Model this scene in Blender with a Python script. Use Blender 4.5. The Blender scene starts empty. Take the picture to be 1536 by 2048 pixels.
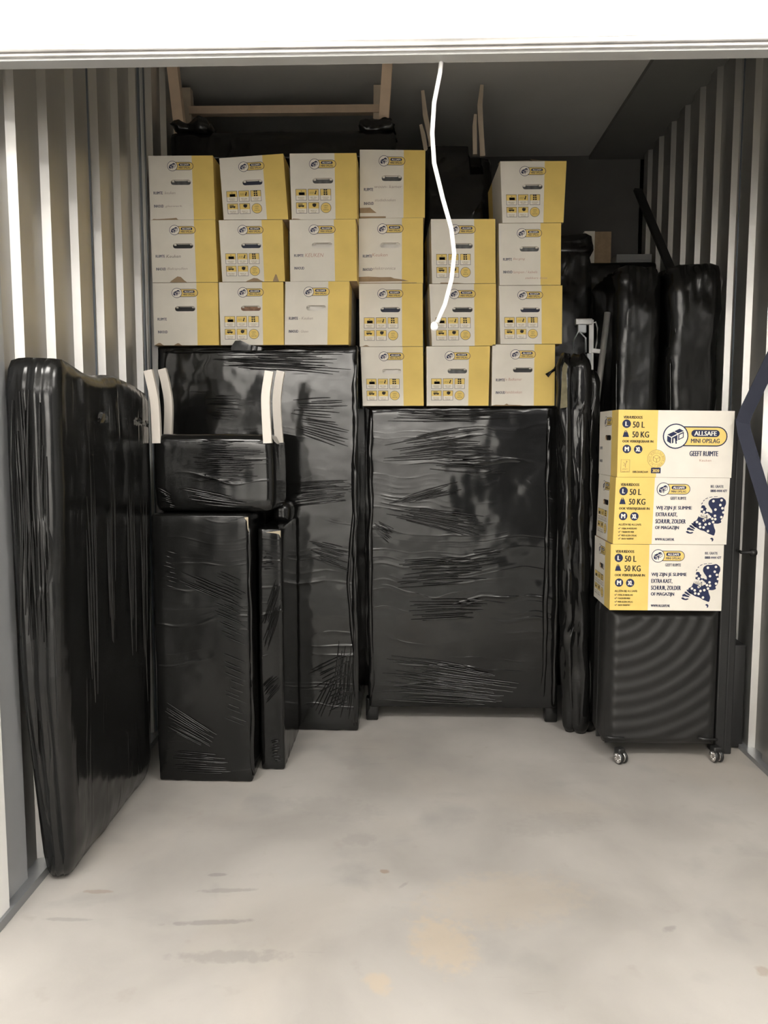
import bpy, math, random
import numpy as np
from mathutils import Vector, Matrix, noise
from mathutils.geometry import tessellate_polygon

S = bpy.context.scene
C = S.collection

# ---------------------------------------------------------------- camera
cd = bpy.data.cameras.new('camera')
cam = bpy.data.objects.new('camera', cd)
C.objects.link(cam)
S.camera = cam
cd.sensor_fit = 'VERTICAL'
cd.sensor_height = 36.0
cd.lens = 1580 / 2048 * 36.0
cd.clip_start = 0.02
cam.location = (0, 0, 1.47)
cam.rotation_euler = (math.radians(90 - 5.5), 0, math.radians(1.85))

# ---------------------------------------------------------------- world, lights, exposure
w = bpy.data.worlds.new('world')
S.world = w
w.use_nodes = True
w.node_tree.nodes['Background'].inputs[0].default_value = (1, .96, .9, 1)
w.node_tree.nodes['Background'].inputs[1].default_value = 0.02

LAMP_COL = (1.0, 0.965, 0.905)
LAMPS = [(-1.75, -1.05, 262.0, 'added over the opposite door as fill, left'), (.15, -1.05, 262.0, 'added over the opposite door as fill, middle'), (2.05, -1.05, 262.0, 'added over the opposite door as fill, right'),
         (-1.3, 1.0, 29.0, 'nearest the unit, left'), (1.5, 1.0, 29.0, 'nearest the unit, right')]
for lx, ly, pw, _ in LAMPS:                           # light panels on the corridor ceiling
    ld = bpy.data.lights.new('corridor_lamp_light', 'AREA')
    ld.shape = 'RECTANGLE'
    ld.size = 1.2
    ld.size_y = .6
    ld.energy = pw
    ld.color = LAMP_COL
    lo = bpy.data.objects.new('corridor_lamp_light', ld)
    lo.location = (lx, ly, 3.265)
    lo.rotation_euler = (-math.radians(45) if ly < 0 else 0, 0, 0)      # the row by the opposite door is added as fill, tilted to wash it
    C.objects.link(lo)

S.view_settings.view_transform = 'Standard'
S.view_settings.look = 'None'
S.view_settings.gamma = 1.0
S.view_settings.use_curve_mapping = False
S.view_settings.exposure = 0.72
S.cycles.use_denoising = True
S.cycles.max_bounces = 8
S.cycles.diffuse_bounces = 5

# ---------------------------------------------------------------- materials
MATS = {}


def new_mat(name):
    m = bpy.data.materials.new(name)
    m.use_nodes = True
    nt = m.node_tree
    return m, nt, nt.nodes['Principled BSDF'], nt.nodes, nt.links


def plain(name, col, rough=.6, metal=0.0, spec=.5, bump=0.0, bscale=200, var=0.0, vscale=6):
    m, nt, b, N, L = new_mat(name)
    b.inputs['Base Color'].default_value = (*col, 1)
    b.inputs['Roughness'].default_value = rough
    b.inputs['Metallic'].default_value = metal
    b.inputs['Specular IOR Level'].default_value = spec
    tc = N.new('ShaderNodeTexCoord')
    if var:
        n = N.new('ShaderNodeTexNoise')
        n.inputs['Scale'].default_value = vscale
        n.inputs['Detail'].default_value = 5
        L.new(tc.outputs['Object'], n.inputs['Vector'])
        r = N.new('ShaderNodeMapRange')
        r.inputs[1].default_value = .3
        r.inputs[2].default_value = .7
        r.inputs[3].default_value = 1 - var
        r.inputs[4].default_value = 1 + var * .5
        L.new(n.outputs['Fac'], r.inputs[0])
        mx = N.new('ShaderNodeMix')
        mx.data_type = 'RGBA'
        mx.blend_type = 'MULTIPLY'
        mx.inputs[0].default_value = 1
        mx.inputs[6].default_value = (*col, 1)
        L.new(r.outputs[0], mx.inputs[7])
        L.new(mx.outputs[2], b.inputs['Base Color'])
    if bump:
        n2 = N.new('ShaderNodeTexNoise')
        n2.inputs['Scale'].default_value = bscale
        n2.inputs['Detail'].default_value = 3
        L.new(tc.outputs['Object'], n2.inputs['Vector'])
        bp = N.new('ShaderNodeBump')
        bp.inputs['Strength'].default_value = bump
        bp.inputs['Distance'].default_value = .002
        L.new(n2.outputs['Fac'], bp.inputs['Height'])
        L.new(bp.outputs[0], b.inputs['Normal'])
    MATS[name] = m
    return m


def film(name, sc, rough=.17, strength=.55, fold=.5, seed=0.0, tilt=0.0, dist=.006, spec=.5):
    """black stretch film: streaky wrinkles along the pull of the wrap, smooth taut patches between"""
    m, nt, b, N, L = new_mat(name)
    b.inputs['Base Color'].default_value = (.006, .006, .0058, 1)
    b.inputs['IOR'].default_value = 1.46
    b.inputs['Specular IOR Level'].default_value = spec
    tc = N.new('ShaderNodeTexCoord')
    # low-frequency warp bends the streaks into fans
    wn = N.new('ShaderNodeTexNoise')
    wn.inputs['Scale'].default_value = 2.3
    wn.inputs['Detail'].default_value = 1.5
    L.new(tc.outputs['Object'], wn.inputs['Vector'])
    sub = N.new('ShaderNodeVectorMath')
    sub.operation = 'SUBTRACT'
    sub.inputs[1].default_value = (.5, .5, .5)
    L.new(wn.outputs['Color'], sub.inputs[0])
    mul = N.new('ShaderNodeVectorMath')
    mul.operation = 'SCALE'
    mul.inputs['Scale'].default_value = .28 * fold
    L.new(sub.outputs[0], mul.inputs[0])
    add = N.new('ShaderNodeVectorMath')
    add.operation = 'ADD'
    L.new(tc.outputs['Object'], add.inputs[0])
    L.new(mul.outputs[0], add.inputs[1])
    mp = N.new('ShaderNodeMapping')
    mp.inputs['Scale'].default_value = sc
    mp.inputs['Rotation'].default_value = (0, tilt, 0)
    mp.inputs['Location'].default_value = (seed, seed * 1.7, seed * .6)
    L.new(add.outputs[0], mp.inputs['Vector'])
    st = N.new('ShaderNodeTexNoise')
    st.noise_type = 'RIDGED_MULTIFRACTAL'
    st.inputs['Scale'].default_value = 1
    st.inputs['Detail'].default_value = 4
    st.inputs['Roughness'].default_value = .55
    L.new(mp.outputs[0], st.inputs['Vector'])
    # mask: taut areas against gathered areas
    mk = N.new('ShaderNodeTexNoise')
    mk.inputs['Scale'].default_value = 3.4
    mk.inputs['Detail'].default_value = 3
    mo = N.new('ShaderNodeMapping')
    mo.inputs['Location'].default_value = (seed * 3, 1.3, seed)
    L.new(tc.outputs['Object'], mo.inputs['Vector'])
    L.new(mo.outputs[0], mk.inputs['Vector'])
    mr = N.new('ShaderNodeMapRange')
    mr.inputs[1].default_value = .40
    mr.inputs[2].default_value = .60
    mr.inputs[3].default_value = .08
    mr.inputs[4].default_value = 1.0
    L.new(mk.outputs['Fac'], mr.inputs[0])
    pw_ = N.new('ShaderNodeMath')
    pw_.operation = 'POWER'
    pw_.inputs[1].default_value = 2.2
    L.new(st.outputs['Fac'], pw_.inputs[0])
    hm = N.new('ShaderNodeMath')
    hm.operation = 'MULTIPLY'
    L.new(pw_.outputs[0], hm.inputs[0])
    L.new(mr.outputs[0], hm.inputs[1])
    # broad sag
    lo_ = N.new('ShaderNodeTexNoise')
    lo_.inputs['Scale'].default_value = 5
    lo_.inputs['Detail'].default_value = 2
    L.new(tc.outputs['Object'], lo_.inputs['Vector'])
    hs = N.new('ShaderNodeMath')
    hs.operation = 'MULTIPLY_ADD'
    hs.inputs[1].default_value = .7
    L.new(lo_.outputs['Fac'], hs.inputs[0])
    L.new(hm.outputs[0], hs.inputs[2])
    bp = N.new('ShaderNodeBump')
    bp.inputs['Strength'].default_value = strength
    bp.inputs['Distance'].default_value = dist
    L.new(hs.outputs[0], bp.inputs['Height'])
    L.new(bp.outputs[0], b.inputs['Normal'])
    rr = N.new('ShaderNodeMapRange')
    rr.inputs[3].default_value = rough * .7
    rr.inputs[4].default_value = rough * 1.6
    L.new(lo_.outputs['Fac'], rr.inputs[0])
    L.new(rr.outputs[0], b.inputs['Roughness'])
    MATS[name] = m
    return m


GREY_S, BROWN_S, WARM_S = (.20, .19, .18), (.24, .17, .11), (.47, .38, .27)
SCUFFS = [(-.64, 2.51, .035, .012, .1, GREY_S, .55), (-.59, 2.42, .10, .014, .1, GREY_S, .40), (-.60, 2.25, .14, .014, .1, GREY_S, .5), (-.50, 2.095, .19, .030, .05, GREY_S, .35),
          (-.08, 2.55, .018, .014, 0, BROWN_S, .65), (-.18, 2.76, .07, .05, .2, GREY_S, .22), (.10, 2.17, .10, .14, .4, WARM_S, .45), (-.08, 2.0, .04, .05, .3, WARM_S, .5),
          (.78, 2.26, .03, .014, .5, GREY_S, .45), (-.015, 2.47, .03, .008, .9, GREY_S, .35), (-1.04, 2.25, .08, .010, 0, GREY_S, .35), (.98, 2.08, .025, .025, 0, BROWN_S, .4),
          (.55, 2.9, .20, .09, .3, GREY_S, .15), (-.3, 3.0, .22, .10, -.3, GREY_S, .15), (.30, 2.4, .3, .16, .2, WARM_S, .20), (-1.0, 2.40, .05, .012, 0, BROWN_S, .4)]


def concrete(name):
    m, nt, b, N, L = new_mat(name)
    tc = N.new('ShaderNodeTexCoord')

    def nz(scale, detail, dist=0.0, stretch=None):
        n = N.new('ShaderNodeTexNoise')
        n.inputs['Scale'].default_value = scale
        n.inputs['Detail'].default_value = detail
        n.inputs['Distortion'].default_value = dist
        if stretch:
            mp = N.new('ShaderNodeMapping')
            mp.inputs['Scale'].default_value = stretch
            L.new(tc.outputs['Object'], mp.inputs['Vector'])
            L.new(mp.outputs[0], n.inputs['Vector'])
        else:
            L.new(tc.outputs['Object'], n.inputs['Vector'])
        return n.outputs['Fac']

    def mapr(src, a, c, d, e):
        r = N.new('ShaderNodeMapRange')
        for i, v in enumerate((a, c, d, e)):
            r.inputs[i + 1].default_value = v
        L.new(src, r.inputs[0])
        return r.outputs[0]

    def mix(fac, a, c, mode='MIX'):
        x = N.new('ShaderNodeMix')
        x.data_type = 'RGBA'
        x.blend_type = mode
        for i, v in ((0, fac), (6, a), (7, c)):
            if isinstance(v, (tuple, float, int)):
                x.inputs[i].default_value = (*v, 1) if isinstance(v, tuple) else v
            else:
                L.new(v, x.inputs[i])
        return x.outputs[2]

    base = mix(mapr(nz(1.6, 6, .4), .35, .65, 0, 1), (.315, .298, .277), (.42, .400, .374))
    base = mix(mapr(nz(.9, 4, .6), .52, .72, 0, .6), base, (.43, .388, .335))         # warm patches
    base = mix(mapr(nz(2.7, 7, .3), .58, .74, 0, .75), base, (.275, .266, .253))      # grey scuffed patches
    base = mix(mapr(nz(9, 8), .64, .78, 0, .45), base, (.29, .26, .23))              # small blots
    base = mix(mapr(nz(1.0, 6, 0, (2.2, 22, 1)), .70, .80, 0, .55), base, (.22, .21, .20))   # drag marks across the bay
    base = mix(mapr(nz(60, 3), .70, .78, 0, .18), base, (.29, .265, .24))             # grit
    # single scuffs and stains: (x, y, half length, half width, angle, colour, strength)
    sep = N.new('ShaderNodeSeparateXYZ')
    L.new(tc.outputs['Object'], sep.inputs[0])
    rough_n = nz(34, 5)

    def math_(op, a, c):
        x = N.new('ShaderNodeMath')
        x.operation = op
        for i, v in enumerate((a, c)):
            if isinstance(v, (int, float)):
                x.inputs[i].default_value = v
            else:
                L.new(v, x.inputs[i])
        return x.outputs[0]
    for cx, cy, hl, hw, ang, col, k in SCUFFS if name == 'concrete' else ():
        dx, dy = math_('SUBTRACT', sep.outputs[0], cx), math_('SUBTRACT', sep.outputs[1], cy)
        u = math_('DIVIDE', math_('ADD', math_('MULTIPLY', dx, math.cos(ang)), math_('MULTIPLY', dy, math.sin(ang))), hl)
        v = math_('DIVIDE', math_('SUBTRACT', math_('MULTIPLY', dy, math.cos(ang)), math_('MULTIPLY', dx, math.sin(ang))), hw)
        d = math_('ADD', math_('ADD', math_('MULTIPLY', u, u), math_('MULTIPLY', v, v)), math_('MULTIPLY', math_('SUBTRACT', rough_n, .5), 2.6))
        base = mix(mapr(d, .35, 1.1, k, 0), base, col)
    L.new(base, b.inputs['Base Color'])
    L.new(mapr(nz(4, 4), .3, .7, .34, .55), b.inputs['Roughness'])
    b.inputs['Specular IOR Level'].default_value = .35
    bp = N.new('ShaderNodeBump')
    bp.inputs['Strength'].default_value = .12
    bp.inputs['Distance'].default_value = .002
    L.new(nz(90, 4), bp.inputs['Height'])
    L.new(bp.outputs[0], b.inputs['Normal'])
    MATS[name] = m


concrete('concrete')
plain('steel_sheet', (.58, .57, .55), .40, .88, .5, var=.06, vscale=3)
plain('steel_trim', (.42, .43, .44), .35, .35, .5, var=.06)
plain('galvanised', (.30, .31, .32), .4, .6)
plain('post_dark', (.10, .115, .135), .45, .2)
plain('post_light', (.45, .45, .44), .45, .1)
plain('header_white', (.86, .85, .83), .5)
plain('aluminium', (.62, .60, .58), .32, .75, var=.2, vscale=14)
plain('aluminium_dull', (.36, .355, .345), .4, .6, var=.2, vscale=14)
plain('kraft_dull', (.165, .145, .085), .8, var=.3, vscale=30)
plain('groove', (.20, .19, .18), .5, .4)
plain('ceiling_grey', (.70, .68, .64), .9, var=.12, vscale=1.2)
plain('ceiling_band', (.21, .205, .19), .9, var=.1, vscale=2)
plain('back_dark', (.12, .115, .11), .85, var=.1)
plain('backing', (.2, .2, .2), .9)
plain('corridor_white', (.84, .83, .81), .55)
plain('corridor_grey', (.30, .30, .30), .6)
plain('corridor_floor', (.20, .197, .19), .5, var=.15, vscale=2)
plain('corridor_dark', (.03, .03, .033), .7)
plain('card_white', (.76, .715, .635), .75, 0, .25, bump=.10, bscale=55, var=.05, vscale=9)
plain('card_yellow', (.76, .555, .165), .7, 0, .25, bump=.10, bscale=55, var=.06, vscale=9)
plain('kraft', (.33, .235, .145), .85, 0, .2, bump=.3, bscale=90, var=.15, vscale=25)
plain('ink_navy', (.024, .030, .075), .65, 0, .2)
plain('ink_black', (.03, .027, .026), .65, 0, .2)
plain('print_white', (.80, .75, .67), .7, 0, .2)
plain('print_yellow', (.77, .57, .18), .7, 0, .2)
plain('pen_grey', (.40, .33, .29), .7, 0, .2)
plain('pen_dark', (.20, .17, .15), .7, 0, .2)
plain('pen_red', (.52, .33, .27), .7, 0, .2)
plain('pale_ink', (.30, .22, .10), .7, 0, .2)
plain('in_black', (.015, .015, .016), .6)
plain('in_grey', (.14, .14, .14), .7, var=.4, vscale=40)
plain('in_navy', (.03, .035, .06), .7)
plain('in_white', (.78, .74, .68), .6)
plain('in_brown', (.28, .15, .09), .7, var=.45, vscale=60)
plain('wood', (.68, .52, .38), .6, bump=.1, bscale=40, var=.12, vscale=12)
plain('wood_pale', (.60, .50, .385), .6, var=.12, vscale=12)
plain('torn_board', (.34, .29, .21), .8)
plain('white_lacquer', (.60, .555, .50), .4)
plain('rope_white', (.92, .91, .89), .8)
plain('strap_navy', (.018, .021, .038), .75, bump=.4, bscale=300)
plain('suitcase_grey', (.0125, .0122, .0118), .46, 0, .5, bump=.08, bscale=500)
plain('black_plastic', (.014, .014, .014), .35)
plain('black_satin', (.016, .016, .016), .5, bump=.15, bscale=120)
plain('chrome', (.72, .70, .68), .22, .9)
plain('tray_grey', (.22, .22, .22), .5)
film('film_wide', (1.2, 1.2, 46), .09, 1.0, .8, 1.3, .03, .011)
film('film_table', (1.0, 1.0, 50), .09, 1.0, .8, 4.1, -.04, .011)
film('film_box', (1.4, 1.4, 44), .14, 1.0, .8, 7.7, .08, .009, .36)
film('film_up', (40, 40, 1.2), .17, 1.0, .5, 2.2, 0, .018)
film('film_bundle', (52, 52, 2.4), .12, 1.0, .6, 5.2, 0, .018)
film('film_dull', (13, 13, 8), .20, 1.0, 1.6, 9.4, 0, .022)


def emit(name, col, strength):
    m, nt, b, N, L = new_mat(name)
    b.inputs['Base Color'].default_value = (.8, .8, .8, 1)
    b.inputs['Emission Color'].default_value = (*col, 1)
    b.inputs['Emission Strength'].default_value = strength
    MATS[name] = m


emit('tube_glow', LAMP_COL, 6.0)


# ---------------------------------------------------------------- mesh helpers
class MB:
    def __init__(s):
        s.v, s.f, s.m = [], [], []

    def add(s, verts, faces, mat=0):
        o = len(s.v)
        s.v += [tuple(p) for p in verts]
        for i, f in enumerate(faces):
            s.f.append([o + k for k in f])
            s.m.append(mat[i] if isinstance(mat, list) else mat)
        return s

    def box(s, x0, x1, y0, y1, z0, z1, mat=0):
        v = [(x, y, z) for z in (z0, z1) for y in (y0, y1) for x in (x0, x1)]
        return s.add(v, [(0, 2, 3, 1), (4, 5, 7, 6), (0, 1, 5, 4), (2, 6, 7, 3), (0, 4, 6, 2), (1, 3, 7, 5)], mat)

    def bevbox(s, x0, x1, y0, y1, z0, z1, r=.004, mat=0):
        n = 3
        return s.rbox(((x0 + x1) / 2, (y0 + y1) / 2, (z0 + z1) / 2), (x1 - x0, y1 - y0, z1 - z0), r, (n, n, n), mat=mat)

    def rbox(s, c, size, r, seg, warp=None, mat=0):
        """rounded box with a grid on every side"""
        h = [d / 2 for d in size]
        r = min([r] + [d * .999 for d in h])
        idx = {}
        V, Fc = [], []

        def coords(n, half):
            inner = [-half + r + (2 * half - 2 * r) * i / max(1, n - 2) for i in range(n - 1)] if n > 1 else [0]
            return [-half] + inner + [half]

        ax = [coords(seg[i], h[i]) for i in range(3)]

        def vid(i, j, k):
            key = (i, j, k)
            if key not in idx:
                p = [ax[0][i], ax[1][j], ax[2][k]]
                q = [max(-h[a] + r, min(h[a] - r, p[a])) for a in range(3)]
                d = Vector([p[a] - q[a] for a in range(3)])
                if d.length > 1e-9:
                    d = d.normalized() * r
                P = Vector(q) + d
                if warp:
                    P = warp(P, d)
                idx[key] = len(V)
                V.append((P[0] + c[0], P[1] + c[1], P[2] + c[2]))
            return idx[key]

        n = [len(a) - 1 for a in ax]
        for i in range(n[0]):
            for j in range(n[1]):
                Fc.append((vid(i, j, 0), vid(i, j + 1, 0), vid(i + 1, j + 1, 0), vid(i + 1, j, 0)))
                Fc.append((vid(i, j, n[2]), vid(i + 1, j, n[2]), vid(i + 1, j + 1, n[2]), vid(i, j + 1, n[2])))
        for i in range(n[0]):
            for k in range(n[2]):
                Fc.append((vid(i, 0, k), vid(i + 1, 0, k), vid(i + 1, 0, k + 1), vid(i, 0, k + 1)))
                Fc.append((vid(i, n[1], k), vid(i, n[1], k + 1), vid(i + 1, n[1], k + 1), vid(i + 1, n[1], k)))
        for j in range(n[1]):
            for k in range(n[2]):
                Fc.append((vid(0, j, k), vid(0, j, k + 1), vid(0, j + 1, k + 1), vid(0, j + 1, k)))
                Fc.append((vid(n[0], j, k), vid(n[0], j + 1, k), vid(n[0], j + 1, k + 1), vid(n[0], j, k + 1)))
        return s.add(V, Fc, mat)

    def sweep(s, path, prof, mat=0, up=(0, 0, 1), scales=None, caps=True):
        """sweep a closed 2D profile along a path"""
        path = [Vector(p) for p in path]
        n = len(prof)
        V, Fc = [], []
        U = Vector(up)
        for i, p in enumerate(path):
            t = (path[min(i + 1, len(path) - 1)] - path[max(i - 1, 0)]).normalized()
            a = t.cross(U)
            if a.length < 1e-4:
                a = t.cross(Vector((1, 0, 0)))
            a.normalize()
            b_ = a.cross(t).normalized()
            k = scales[i] if scales else 1
            V += [p + a * (x * k) + b_ * (y * k) for x, y in prof]
        for i in range(len(path) - 1):
            for j in range(n):
                j2 = (j + 1) % n
                Fc.append((i * n + j, i * n + j2, (i + 1) * n + j2, (i + 1) * n + j))
        if caps:
            Fc.append(tuple(range(n))[::-1])
            Fc.append(tuple((len(path) - 1) * n + j for j in range(n)))
        return s.add(V, Fc, mat)

    def tube(s, path, r, n=10, mat=0, scales=None, up=(0, 0, 1)):
        return s.sweep(path, [(r * math.cos(2 * math.pi * i / n), r * math.sin(2 * math.pi * i / n)) for i in range(n)], mat, up, scales)

    def bar(s, a, b, wd, dp, mat=0, up=(0, 0, 1)):
        return s.sweep([a, b], [(-wd / 2, -dp / 2), (wd / 2, -dp / 2), (wd / 2, dp / 2), (-wd / 2, dp / 2)], mat, up)

    def lathe(s, prof, n=24, axis='Z', c=(0, 0, 0), mat=0):
        V, Fc = [], []
        for r, h in prof:
            for i in range(n):
                a = 2 * math.pi * i / n
                p = (r * math.cos(a), r * math.sin(a), h)
                if axis == 'Y':
                    p = (p[0], p[2], -p[1])
                if axis == 'X':
                    p = (p[2], p[0], p[1])
                V.append((p[0] + c[0], p[1] + c[1], p[2] + c[2]))
        for k in range(len(prof) - 1):
            for i in range(n):
                j = (i + 1) % n
                Fc.append((k * n + i, k * n + j, (k + 1) * n + j, (k + 1) * n + i))
        return s.add(V, Fc, mat)

    def prism(s, pts, y0, y1, mat=0):
        """outline in XZ with thickness along Y"""
        n = len(pts)
        tri = tessellate_polygon([[Vector((p[0], p[1], 0)) for p in pts]])
        V = [(p[0], y0, p[1]) for p in pts] + [(p[0], y1, p[1]) for p in pts]
        Fc = [tuple(t) for t in tri] + [tuple(n + k for k in t)[::-1] for t in tri]
        for i in range(n):
            j = (i + 1) % n
            Fc.append((i, j, n + j, n + i))
        return s.add(V, Fc, mat)

    def build(s, name, mats, parent=None, smooth=False, loc=None, fix=True):
        me = bpy.data.meshes.new(name)
        me.from_pydata(s.v, [], s.f)
        for m in ([mats] if isinstance(mats, str) else mats):
            me.materials.append(MATS[m])
        me.polygons.foreach_set('material_index', s.m)
        if smooth:
            me.polygons.foreach_set('use_smooth', [True] * len(me.polygons))
        me.update()
        if fix:
            import bmesh
            bm = bmesh.new()
            bm.from_mesh(me)
            bmesh.ops.recalc_face_normals(bm, faces=bm.faces)
            bm.to_mesh(me)
            bm.free()
        o = bpy.data.objects.new(name, me)
        C.objects.link(o)
        if loc:
            o.location = loc
        if parent:
            o.parent = parent
        return o


def tag(o, label, cat, group=None):
    o['label'] = label
    o['category'] = cat
    if group:
        o['group'] = group
    return o


def thing(name, label, cat, loc=(0, 0, 0), group=None):
    o = bpy.data.objects.new(name, None)
    o.empty_display_size = .1
    C.objects.link(o)
    o.location = loc
    return tag(o, label, cat, group)


def struct(o):
    o['kind'] = 'structure'
    return o


def nz(p, s=1.0, seed=0.0):
    return noise.noise(Vector((p[0] * s + seed, p[1] * s + seed * .7, p[2] * s - seed)))


# ---------------------------------------------------------------- the setting
XL, XR = -1.243, 1.588            # inner crest planes of the corrugated side walls
YD, YB, ZC = 2.30, 5.72, 3.40     # door line, back wall, ceiling

struct(MB().box(-4.2, 4.2, 1.25, 5.9, -.12, 0).build('floor', 'concrete'))
struct(MB().box(-4.2, 4.2, -2.3, 1.25, -.12, 0).build('floor_corridor', 'corridor_floor'))
struct(MB().box(-1.45, 1.80, YD + .06, 5.9, ZC, ZC + .12).build('ceiling', 'ceiling_grey'))
struct(MB().box(1.235, 1.80, YD + .06, YB, ZC - .028, ZC - .001).build('trim_1', 'ceiling_band'))   # thin dark band along the ceiling edge


def cladding(parent, xin, sgn, bright0, pitch, y0, y1, z0, z1, per=4):
    """corrugated steel sheets: each sheet `per` ribs wide, lapped on the next. sgn=+1: ribs stand towards +X"""
    depth, run = .027, .013
    tr = pitch * .52
    start = bright0 - tr - run / 2
    while start > y0:
        start -= pitch * per
    k = 0
    ys = start
    while ys < y1:
        pts = []
        for q in range(per):
            a = ys + q * pitch
            pts += [(xin - sgn * depth, a), (xin - sgn * depth, a + tr), (xin, a + tr + run), (xin, a + pitch - run)]
        e = ys + per * pitch
        pts += [(xin - sgn * depth, e), (xin - sgn * depth, e + .012)]
        off = .0012 * (k % 2)
        pts = [(p[0] + sgn * off, min(max(p[1], y0), y1)) for p in pts]
        clean = [pts[0]]
        for p in pts[1:]:
            if abs(p[1] - clean[-1][1]) > 1e-5 or p[0] != clean[-1][0]:
                clean.append(p)
        if clean[-1][1] - clean[0][1] > .02:
            n = len(clean)
            V = []
            for t in (0, -.002 * sgn):
                for z in (z0, z1):
                    V += [(p[0] + t, p[1], z) for p in clean]
            Fc = []
            for i in range(n - 1):
                Fc.append((i, i + 1, n + i + 1, n + i))
                Fc.append((2 * n + i, 3 * n + i, 3 * n + i + 1, 2 * n + i + 1))
            MB().add(V, Fc).build('cladding_sheet', 'steel_sheet', parent, fix=False)
        ys = e
        k += 1


wl = struct(MB().box(-1.36, -1.291, 2.263, YB, 0, ZC).build('wall_left', 'backing'))
cladding(wl, XL, 1, 2.545, .2285, 2.42, YB, 0.02, ZC)
wr = struct(MB().box(1.627, 1.72, YD + .03, YB, 0, ZC).build('wall_right', 'backing'))
cladding(wr, XR, -1, 3.625, .2385, YD + .03, YB, 0.02, ZC - .028)
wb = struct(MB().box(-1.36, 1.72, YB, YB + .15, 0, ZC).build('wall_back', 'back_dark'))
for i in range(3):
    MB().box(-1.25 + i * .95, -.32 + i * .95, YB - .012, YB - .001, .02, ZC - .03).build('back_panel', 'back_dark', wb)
# upright channel on the left wall next to the cartons
MB().bevbox(-1.247, -1.236, 3.715, 3.735, .0, ZC, .002).build('channel_edge', 'post_dark', wl)
MB().bevbox(-1.247, -1.232, 3.735, 3.765, .0, ZC, .002).build('channel_face', 'post_light', wl)
MB().bevbox(-1.247, -1.230, 3.765, 3.785, .0, ZC, .002).build('channel_edge', 'post_dark', wl)
MB().bevbox(-1.247, -1.240, 3.137, 3.140, .0, ZC, .0005).build('seam_strip', 'post_dark', wl)
MB().bevbox(1.585, 1.592, 3.997, 4.000, .0, ZC - .03, .0005).build('seam_strip', 'post_dark', wr)
# floor angles along both walls
struct(MB().box(-1.285, -1.212, YD - .12, YB, 0, .030).build('baseboard_left', 'galvanised'))
struct(MB().box(1.557, 1.63, YD - .12, YB, 0, .022).build('baseboard_right', 'galvanised'))

# front wall towards the corridor: jamb piers and the white header with the raised roller door behind it
struct(MB().bevbox(-4.2, -1.222, 2.16, 2.262, 0, 3.4, .004).build('wall_front_left', 'header_white'))
struct(MB().bevbox(1.60, 4.2, YD - .10, YD + .03, 0, 3.4, .004).build('wall_front_right', 'header_white'))
struct(MB().box(-1.222, 1.60, YD - .02, YD + .03, 2.548, 3.4).build('wall_header', 'header_white'))
struct(MB().bevbox(-1.29, -1.2435, 2.263, 2.42, 0, 3.4, .002).build('trim_2', 'steel_trim'))
struct(MB().bevbox(1.60, 1.612, YD + .03, YD + .10, 0, 2.6, .002).build('trim_3', 'steel_trim'))
rd = thing('roller_door', 'ribbed aluminium bottom rail of the raised roller door above the opening', 'door', (0.18, YD, 2.515))
MB().bevbox(-1.40, 1.42, -.030, .03, .016, .034, .003).build('rail_top', 'aluminium', rd, True)
MB().bevbox(-1.40, 1.42, -.024, .03, .010, .016, .001).build('rail_groove', 'groove', rd)
MB().bevbox(-1.40, 1.42, -.029, .03, .003, .011, .002).build('rail_lip', 'aluminium', rd, True)
MB().bevbox(-1.40, 1.42, -.020, .03, -.004, .003, .001).build('rail_seal', 'post_light', rd)

# the corridor in front of the unit (lit by the panels and the added wash row, seen in the film's reflections)
struct(MB().box(-4.2, 4.2, -2.3, -2.15, 0, 3.4).build('wall_corridor', 'corridor_dark'))
struct(MB().box(-4.2, 4.2, -2.3, YD + .06, 3.4, 3.5).build('ceiling_corridor', 'corridor_white'))
struct(MB().box(-4.3, -4.2, -2.3, YD, 0, 3.4).build('wall_corridor_left', 'corridor_grey'))
struct(MB().box(4.2, 4.3, -2.3, YD, 0, 3.4).build('wall_corridor_right', 'corridor_grey'))
dr = struct(MB().box(-2.05, .80, -2.15, -2.12, 0, 2.75).build('door_1', 'corridor_white'))
for i in range(22):
    MB().bevbox(-2.05, .80, -2.12, -2.108, .02 + i * .124, .132 + i * .124, .004).build('slat', 'corridor_white', dr)
for lx, ly, pw, where in LAMPS:
    t = thing('ceiling_panel_light', 'white light panel on the corridor ceiling ' + where, 'lamp', (lx, ly, 3.4), 'corridor panel lights')
    MB().bevbox(-.65, .65, -.35, .35, -.10, 0, .006).build('housing', 'header_white', t)
    MB().bevbox(-.61, .61, -.31, .31, -.115, -.10, .004).build('diffuser', 'tube_glow', t)


# ---------------------------------------------------------------- printed cartons
_txt = {}


def text_geo(s, bold=0.0, shear=0.0):
    key = (s, bold, shear)
    if key in _txt:
        return _txt[key]
    cu = bpy.data.curves.new('t', 'FONT')
    cu.body = s
    cu.offset = bold
    cu.shear = shear
    cu.resolution_u = 2
    o = bpy.data.objects.new('t', cu)
    C.objects.link(o)
    dg = bpy.context.evaluated_depsgraph_get()
    me = o.evaluated_get(dg).to_mesh()
    V = [(v.co.x, v.co.y) for v in me.vertices]
    Fc = [tuple(p.vertices) for p in me.polygons]
    o.evaluated_get(dg).to_mesh_clear()
    bpy.data.objects.remove(o)
    bpy.data.curves.remove(cu)
    xs = [v[0] for v in V]
    ys = [v[1] for v in V]
    x0, x1, y0, y1 = min(xs), max(xs), min(ys), max(ys)
    V = [((x - x0) / (x1 - x0), (y - y0) / (y1 - y0)) for x, y in V]
    _txt[key] = (V, Fc)
    return V, Fc


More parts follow.
